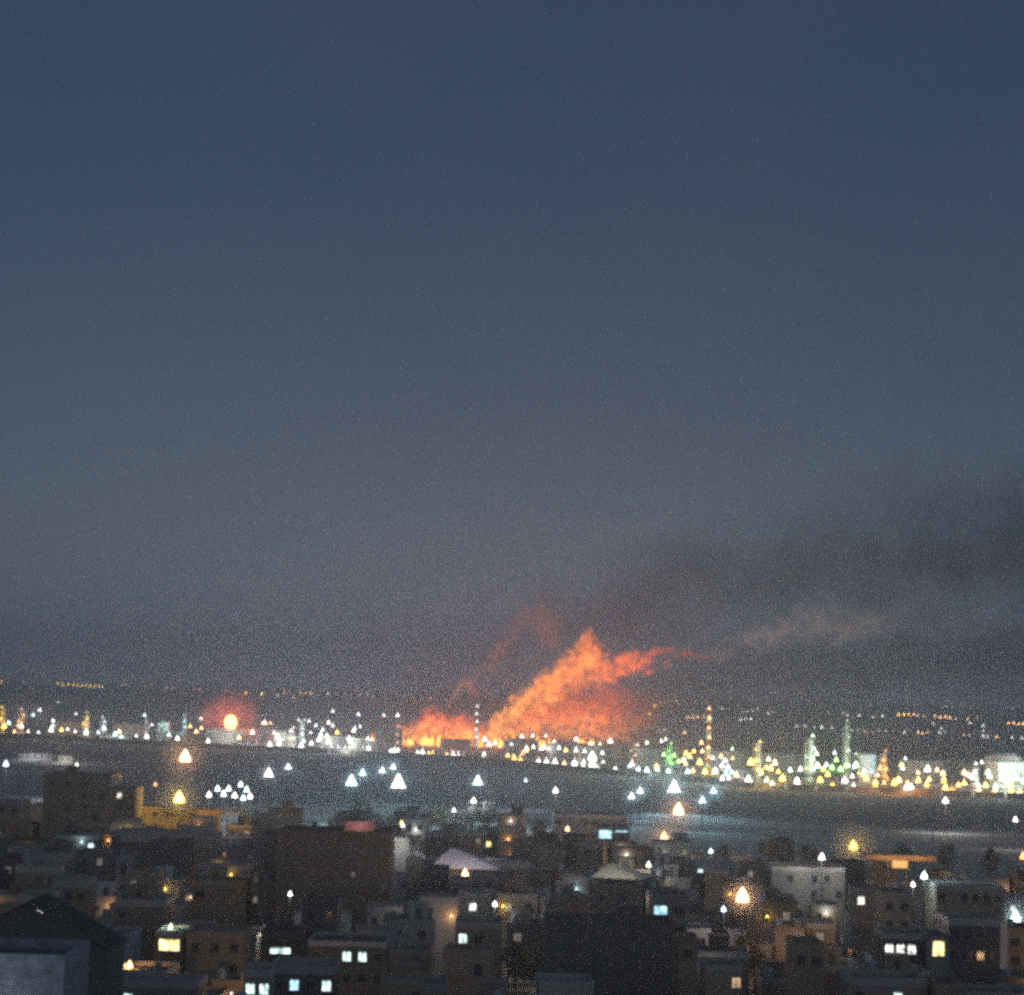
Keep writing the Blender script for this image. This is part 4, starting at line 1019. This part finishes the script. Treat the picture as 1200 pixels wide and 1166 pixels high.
    d0 = math_(t, 'MULTIPLY', math_(t, 'MULTIPLY', mr.outputs[0], en.outputs[0]), st_.outputs[0])
    t.links.new(math_(t, 'MULTIPLY', d0, dens), p.inputs['Density'])
    p.inputs['Color'].default_value = (*colour, 1); p.inputs['Anisotropy'].default_value = aniso
    if flame:
        s, reach, zhot = flame
        h1 = node(t, 'ShaderNodeMapRange'); h1.inputs['From Min'].default_value = reach; h1.inputs['From Max'].default_value = 0.0
        t.links.new(u, h1.inputs['Value'])
        h2 = node(t, 'ShaderNodeMapRange'); h2.inputs['From Min'].default_value = zhot; h2.inputs['From Max'].default_value = 0.0
        t.links.new(sep.outputs['Z'], h2.inputs['Value'])
        heat = math_(t, 'MAXIMUM', h1.outputs[0], h2.outputs[0]) if zhot > 0 and reach > 0 else (h2.outputs[0] if zhot > 0 else h1.outputs[0])
        n3 = math_(t, 'MULTIPLY', heat, math_(t, 'POWER', math_(t, 'MAXIMUM', math_(t, 'MULTIPLY', n2.outputs['Fac'], 1.80), 0.0), 4.2))
        e = math_(t, 'MULTIPLY', math_(t, 'MULTIPLY', d0, n3), s)
        ramp = node(t, 'ShaderNodeValToRGB'); ce = ramp.color_ramp.elements
        ce[0].position = 0.0; ce[0].color = (1.0, 0.080, 0.020, 1); ce[1].position = 1.0; ce[1].color = (1.0, 0.44, 0.04, 1)
        k = ce.new(0.55); k.color = (1.0, 0.128, 0.024, 1)
        if hue:
            for el in ce: el.color = (*hue, 1)
        t.links.new(heat, ramp.inputs['Fac']); t.links.new(ramp.outputs[0], p.inputs['Emission Color'])
        t.links.new(e, p.inputs['Emission Strength'])
    o = b.build(name, m, None, base)
    bm = bmesh.new(); bm.from_mesh(o.data); bmesh.ops.recalc_face_normals(bm, faces=bm.faces); bm.to_mesh(o.data); bm.free()
    tag(o, label, name, group, 'stuff' if name == 'smoke' else None)
    return o
# low flames at the left, the rising burning plume, the smoke body under it with firelight put in as glow
plume('fire', 'low orange and yellow flames burning along the ground at the left of the plume',
      [(432, 868, 6), (450, 862, 13), (470, 862, 13), (490, 856, 19), (508, 850, 25), (522, 854, 23), (540, 855, 23), (560, 860, 18), (585, 864, 14)], 1830, 0.05, (0.5, 0.42, 0.36), 1.0, 1.4, 0.055, 1.1, flame=(0.20, 0.0, 38.0), seed=1.0)
plume('fire', 'rising ridge of orange flame climbing to the right into a spike',
      [(560, 870, 8), (585, 846, 18), (610, 825, 21), (640, 806, 24), (662, 793, 27), (677, 783, 29), (690, 768, 40), (704, 781, 27), (735, 782, 19), (770, 773, 14), (815, 767, 8), (860, 767, 6)], 1850, 0.05, (0.55, 0.42, 0.36), 1.0, 1.35, 0.055, 0.8, flame=(0.082, 1.35, 0.0), seed=2.0)
plume('fire', 'broad body of dull orange smoke under the ridge, firelight put in as glow',
      [(566, 864, 10), (590, 854, 22), (625, 842, 34), (665, 830, 44), (700, 826, 48), (740, 830, 44), (790, 836, 34)], 1890, 0.034, (0.55, 0.42, 0.36), 1.0, 1.5, 0.045, 0.9, flame=(0.052, 0.0, 60.0), fade=0.5, seed=3.0)  # smoke, not flame: emission stands in for firelight on it
plume('fire', 'small torn flame floating above the low fire',
      [(524, 830, 4), (536, 808, 9), (544, 799, 9), (556, 810, 7), (568, 818, 4)], 1860, 0.03, (0.6, 0.5, 0.45), 1.0, 1.3, 0.09, 0.6, flame=(0.030, 1.5, 0.0), seed=4.0)
plume('smoke', 'smoke round the flame of the flare stack, red halo put in as glow',
      [(232, 842, 14), (250, 840, 30), (270, 840, 40), (290, 840, 30), (308, 842, 14)], FD, 0.014, (0.95, 0.75, 0.7), 1.0, 0.25, 0.06, 1.3, flame=(0.030, 3.0, 0.0), hue=(1.0, 0.10, 0.035), seed=9.0)  # emission puts the flare's red halo into the smoke
plume('smoke', 'pale tan smoke trail with firelight added as glow, drifting right from the flame tip',
      [(825, 769, 10), (880, 750, 22), (930, 738, 27), (985, 733, 28), (1040, 728, 24), (1085, 726, 20)], 1850, 0.022, (1.0, 0.98, 0.95), 1.0, 1.0, 0.03, 0.7, aniso=0.6, flame=(0.0042, 1.5, 0.0), hue=(1.0, 0.74, 0.58), seed=5.0)  # weak tan emission stands in for light from the fire
plume('fire', 'faint tawny firelit puff with glow put in, far along the smoke trail',
      [(970, 738, 5), (990, 733, 9), (1008, 731, 9), (1030, 727, 6)], 1850, 0.01, (0.7, 0.6, 0.5), 1.0, 1.0, 0.06, 1.0, flame=(0.009, 2.0, 0.0), hue=(1.0, 0.42, 0.18), seed=11.0)  # no flame here: emission stands in for firelight on a puff
plume('smoke', 'dark grey smoke bank spreading right of the fire above the lights',
      [(740, 815, 25), (790, 800, 40), (850, 795, 48), (920, 790, 55), (1000, 785, 60), (1080, 775, 60), (1180, 765, 70), (1300, 750, 80)], 1950, 0.012, (0.33, 0.36, 0.42), 1.2, 1.0, 0.016, 0.8, seed=6.0)
plume('smoke', 'thin brown smoke column rising above the torn flame',
      [(545, 806, 9), (572, 782, 15), (596, 748, 26), (614, 718, 26), (634, 728, 34), (665, 752, 34)], 1870, 0.014, (0.85, 0.76, 0.76), 1.0, 1.1, 0.03, 0.8, seed=7.0)
plume('smoke', 'large dark smoke cloud hanging in the sky above the fire at right',
      [(560, 765, 26), (610, 735, 52), (670, 715, 70), (760, 700, 86), (880, 680, 105), (980, 665, 118), (1100, 650, 132), (1270, 630, 145)], 2000, 0.0105, (0.20, 0.22, 0.28), 1.2, 1.0, 0.010, 1.2, seed=8.0, fade=0.95)
plume('smoke', 'thin bluish low veil added over the floodlit field to brighten it',
      [(-150, 905, 20), (60, 908, 30), (250, 912, 34), (330, 914, 36), (470, 916, 40), (600, 922, 38), (790, 928, 40), (900, 932, 38), (1050, 936, 34), (1200, 940, 30), (1320, 942, 16)], 980, 0.0016, (0.74, 0.92, 1.0), 9.0, 0.6, 0.012, 1.0, seed=10.0, step=0.5)  # added volume: catches the mast light, lifts the field and gives halos
plume('smoke', 'thin smoky murk lying low behind the refinery lights',
      [(-150, 840, 18), (100, 842, 26), (400, 850, 30), (700, 856, 30), (1000, 862, 30), (1200, 866, 26), (1350, 868, 14)], 2150, 0.0013, (0.80, 0.90, 1.0), 18.0, 0.5, 0.010, 1.0, seed=12.0, step=0.5)
# the flames themselves are the light that reaches the smoke round them
for px, py, D_, pw_ in ((505, 852, 1815, 20000), (600, 838, 1835, 26000), (650, 806, 1835, 30000), (690, 775, 1835, 45000), (745, 782, 1838, 30000)):
    p = at(px, py, D_)
    l = bpy.data.lights.new('flame_light', 'POINT'); l.energy = pw_; l.color = (1.0, 0.26, 0.07); l.shadow_soft_size = 7.0
    o = bpy.data.objects.new('flame_light', l); COL.objects.link(o); o.location = p
# the burning pools that light the smoke from below
for i, (px, py, pw_, lab) in enumerate(((447, 867, 0, 'small burning pool at the far left tip of the low flames'), (472, 868, 0, 'small burning pool left of the middle of the low flames'), (516, 871, 0, 'small burning pool right of the middle of the low flames'), (556, 871, 0, 'small burning pool where low flames meet the rising flame'),
  (458, 866, 60000, 'burning pool at the left end of the low flames'), (495, 870, 90000, 'burning pool under the middle of the low flames'), (537, 872, 120000, 'burning pool at the yellow heart of the low flames'),
                                        (590, 868, 150000, 'burning pool at the foot of the rising flame'), (640, 868, 160000, 'burning pool under the left of the orange smoke'), (690, 868, 110000, 'burning pool under the right of the orange smoke'))):
    p = at(px, py, 1880 if px > 570 else 1800)
    t = thing('pool_fire', lab, 'fire', (p.x, p.y, 0), 0, 'burning pools under the smoke')
    b = MB(); rd = random.Random(i)
    for k in range(7):
        x = rd.uniform(-9, 9); y = rd.uniform(-4, 4); h = rd.uniform(4, 10); r = rd.uniform(1.0, 2.0)
        b.lathe([(r*.5, 0.05), (r, h*.25), (r*.7, h*.55), (r*.3, h*.8), (r*.04, h)], 7, x, y)
    b.build('flame', emit('pool_flame', (1.0, 0.50, 0.06), 1.7), t)
    if pw_: light(t, (0, -3, 12), (1.0, 0.24, 0.06), pw_*0.6, 3.0)
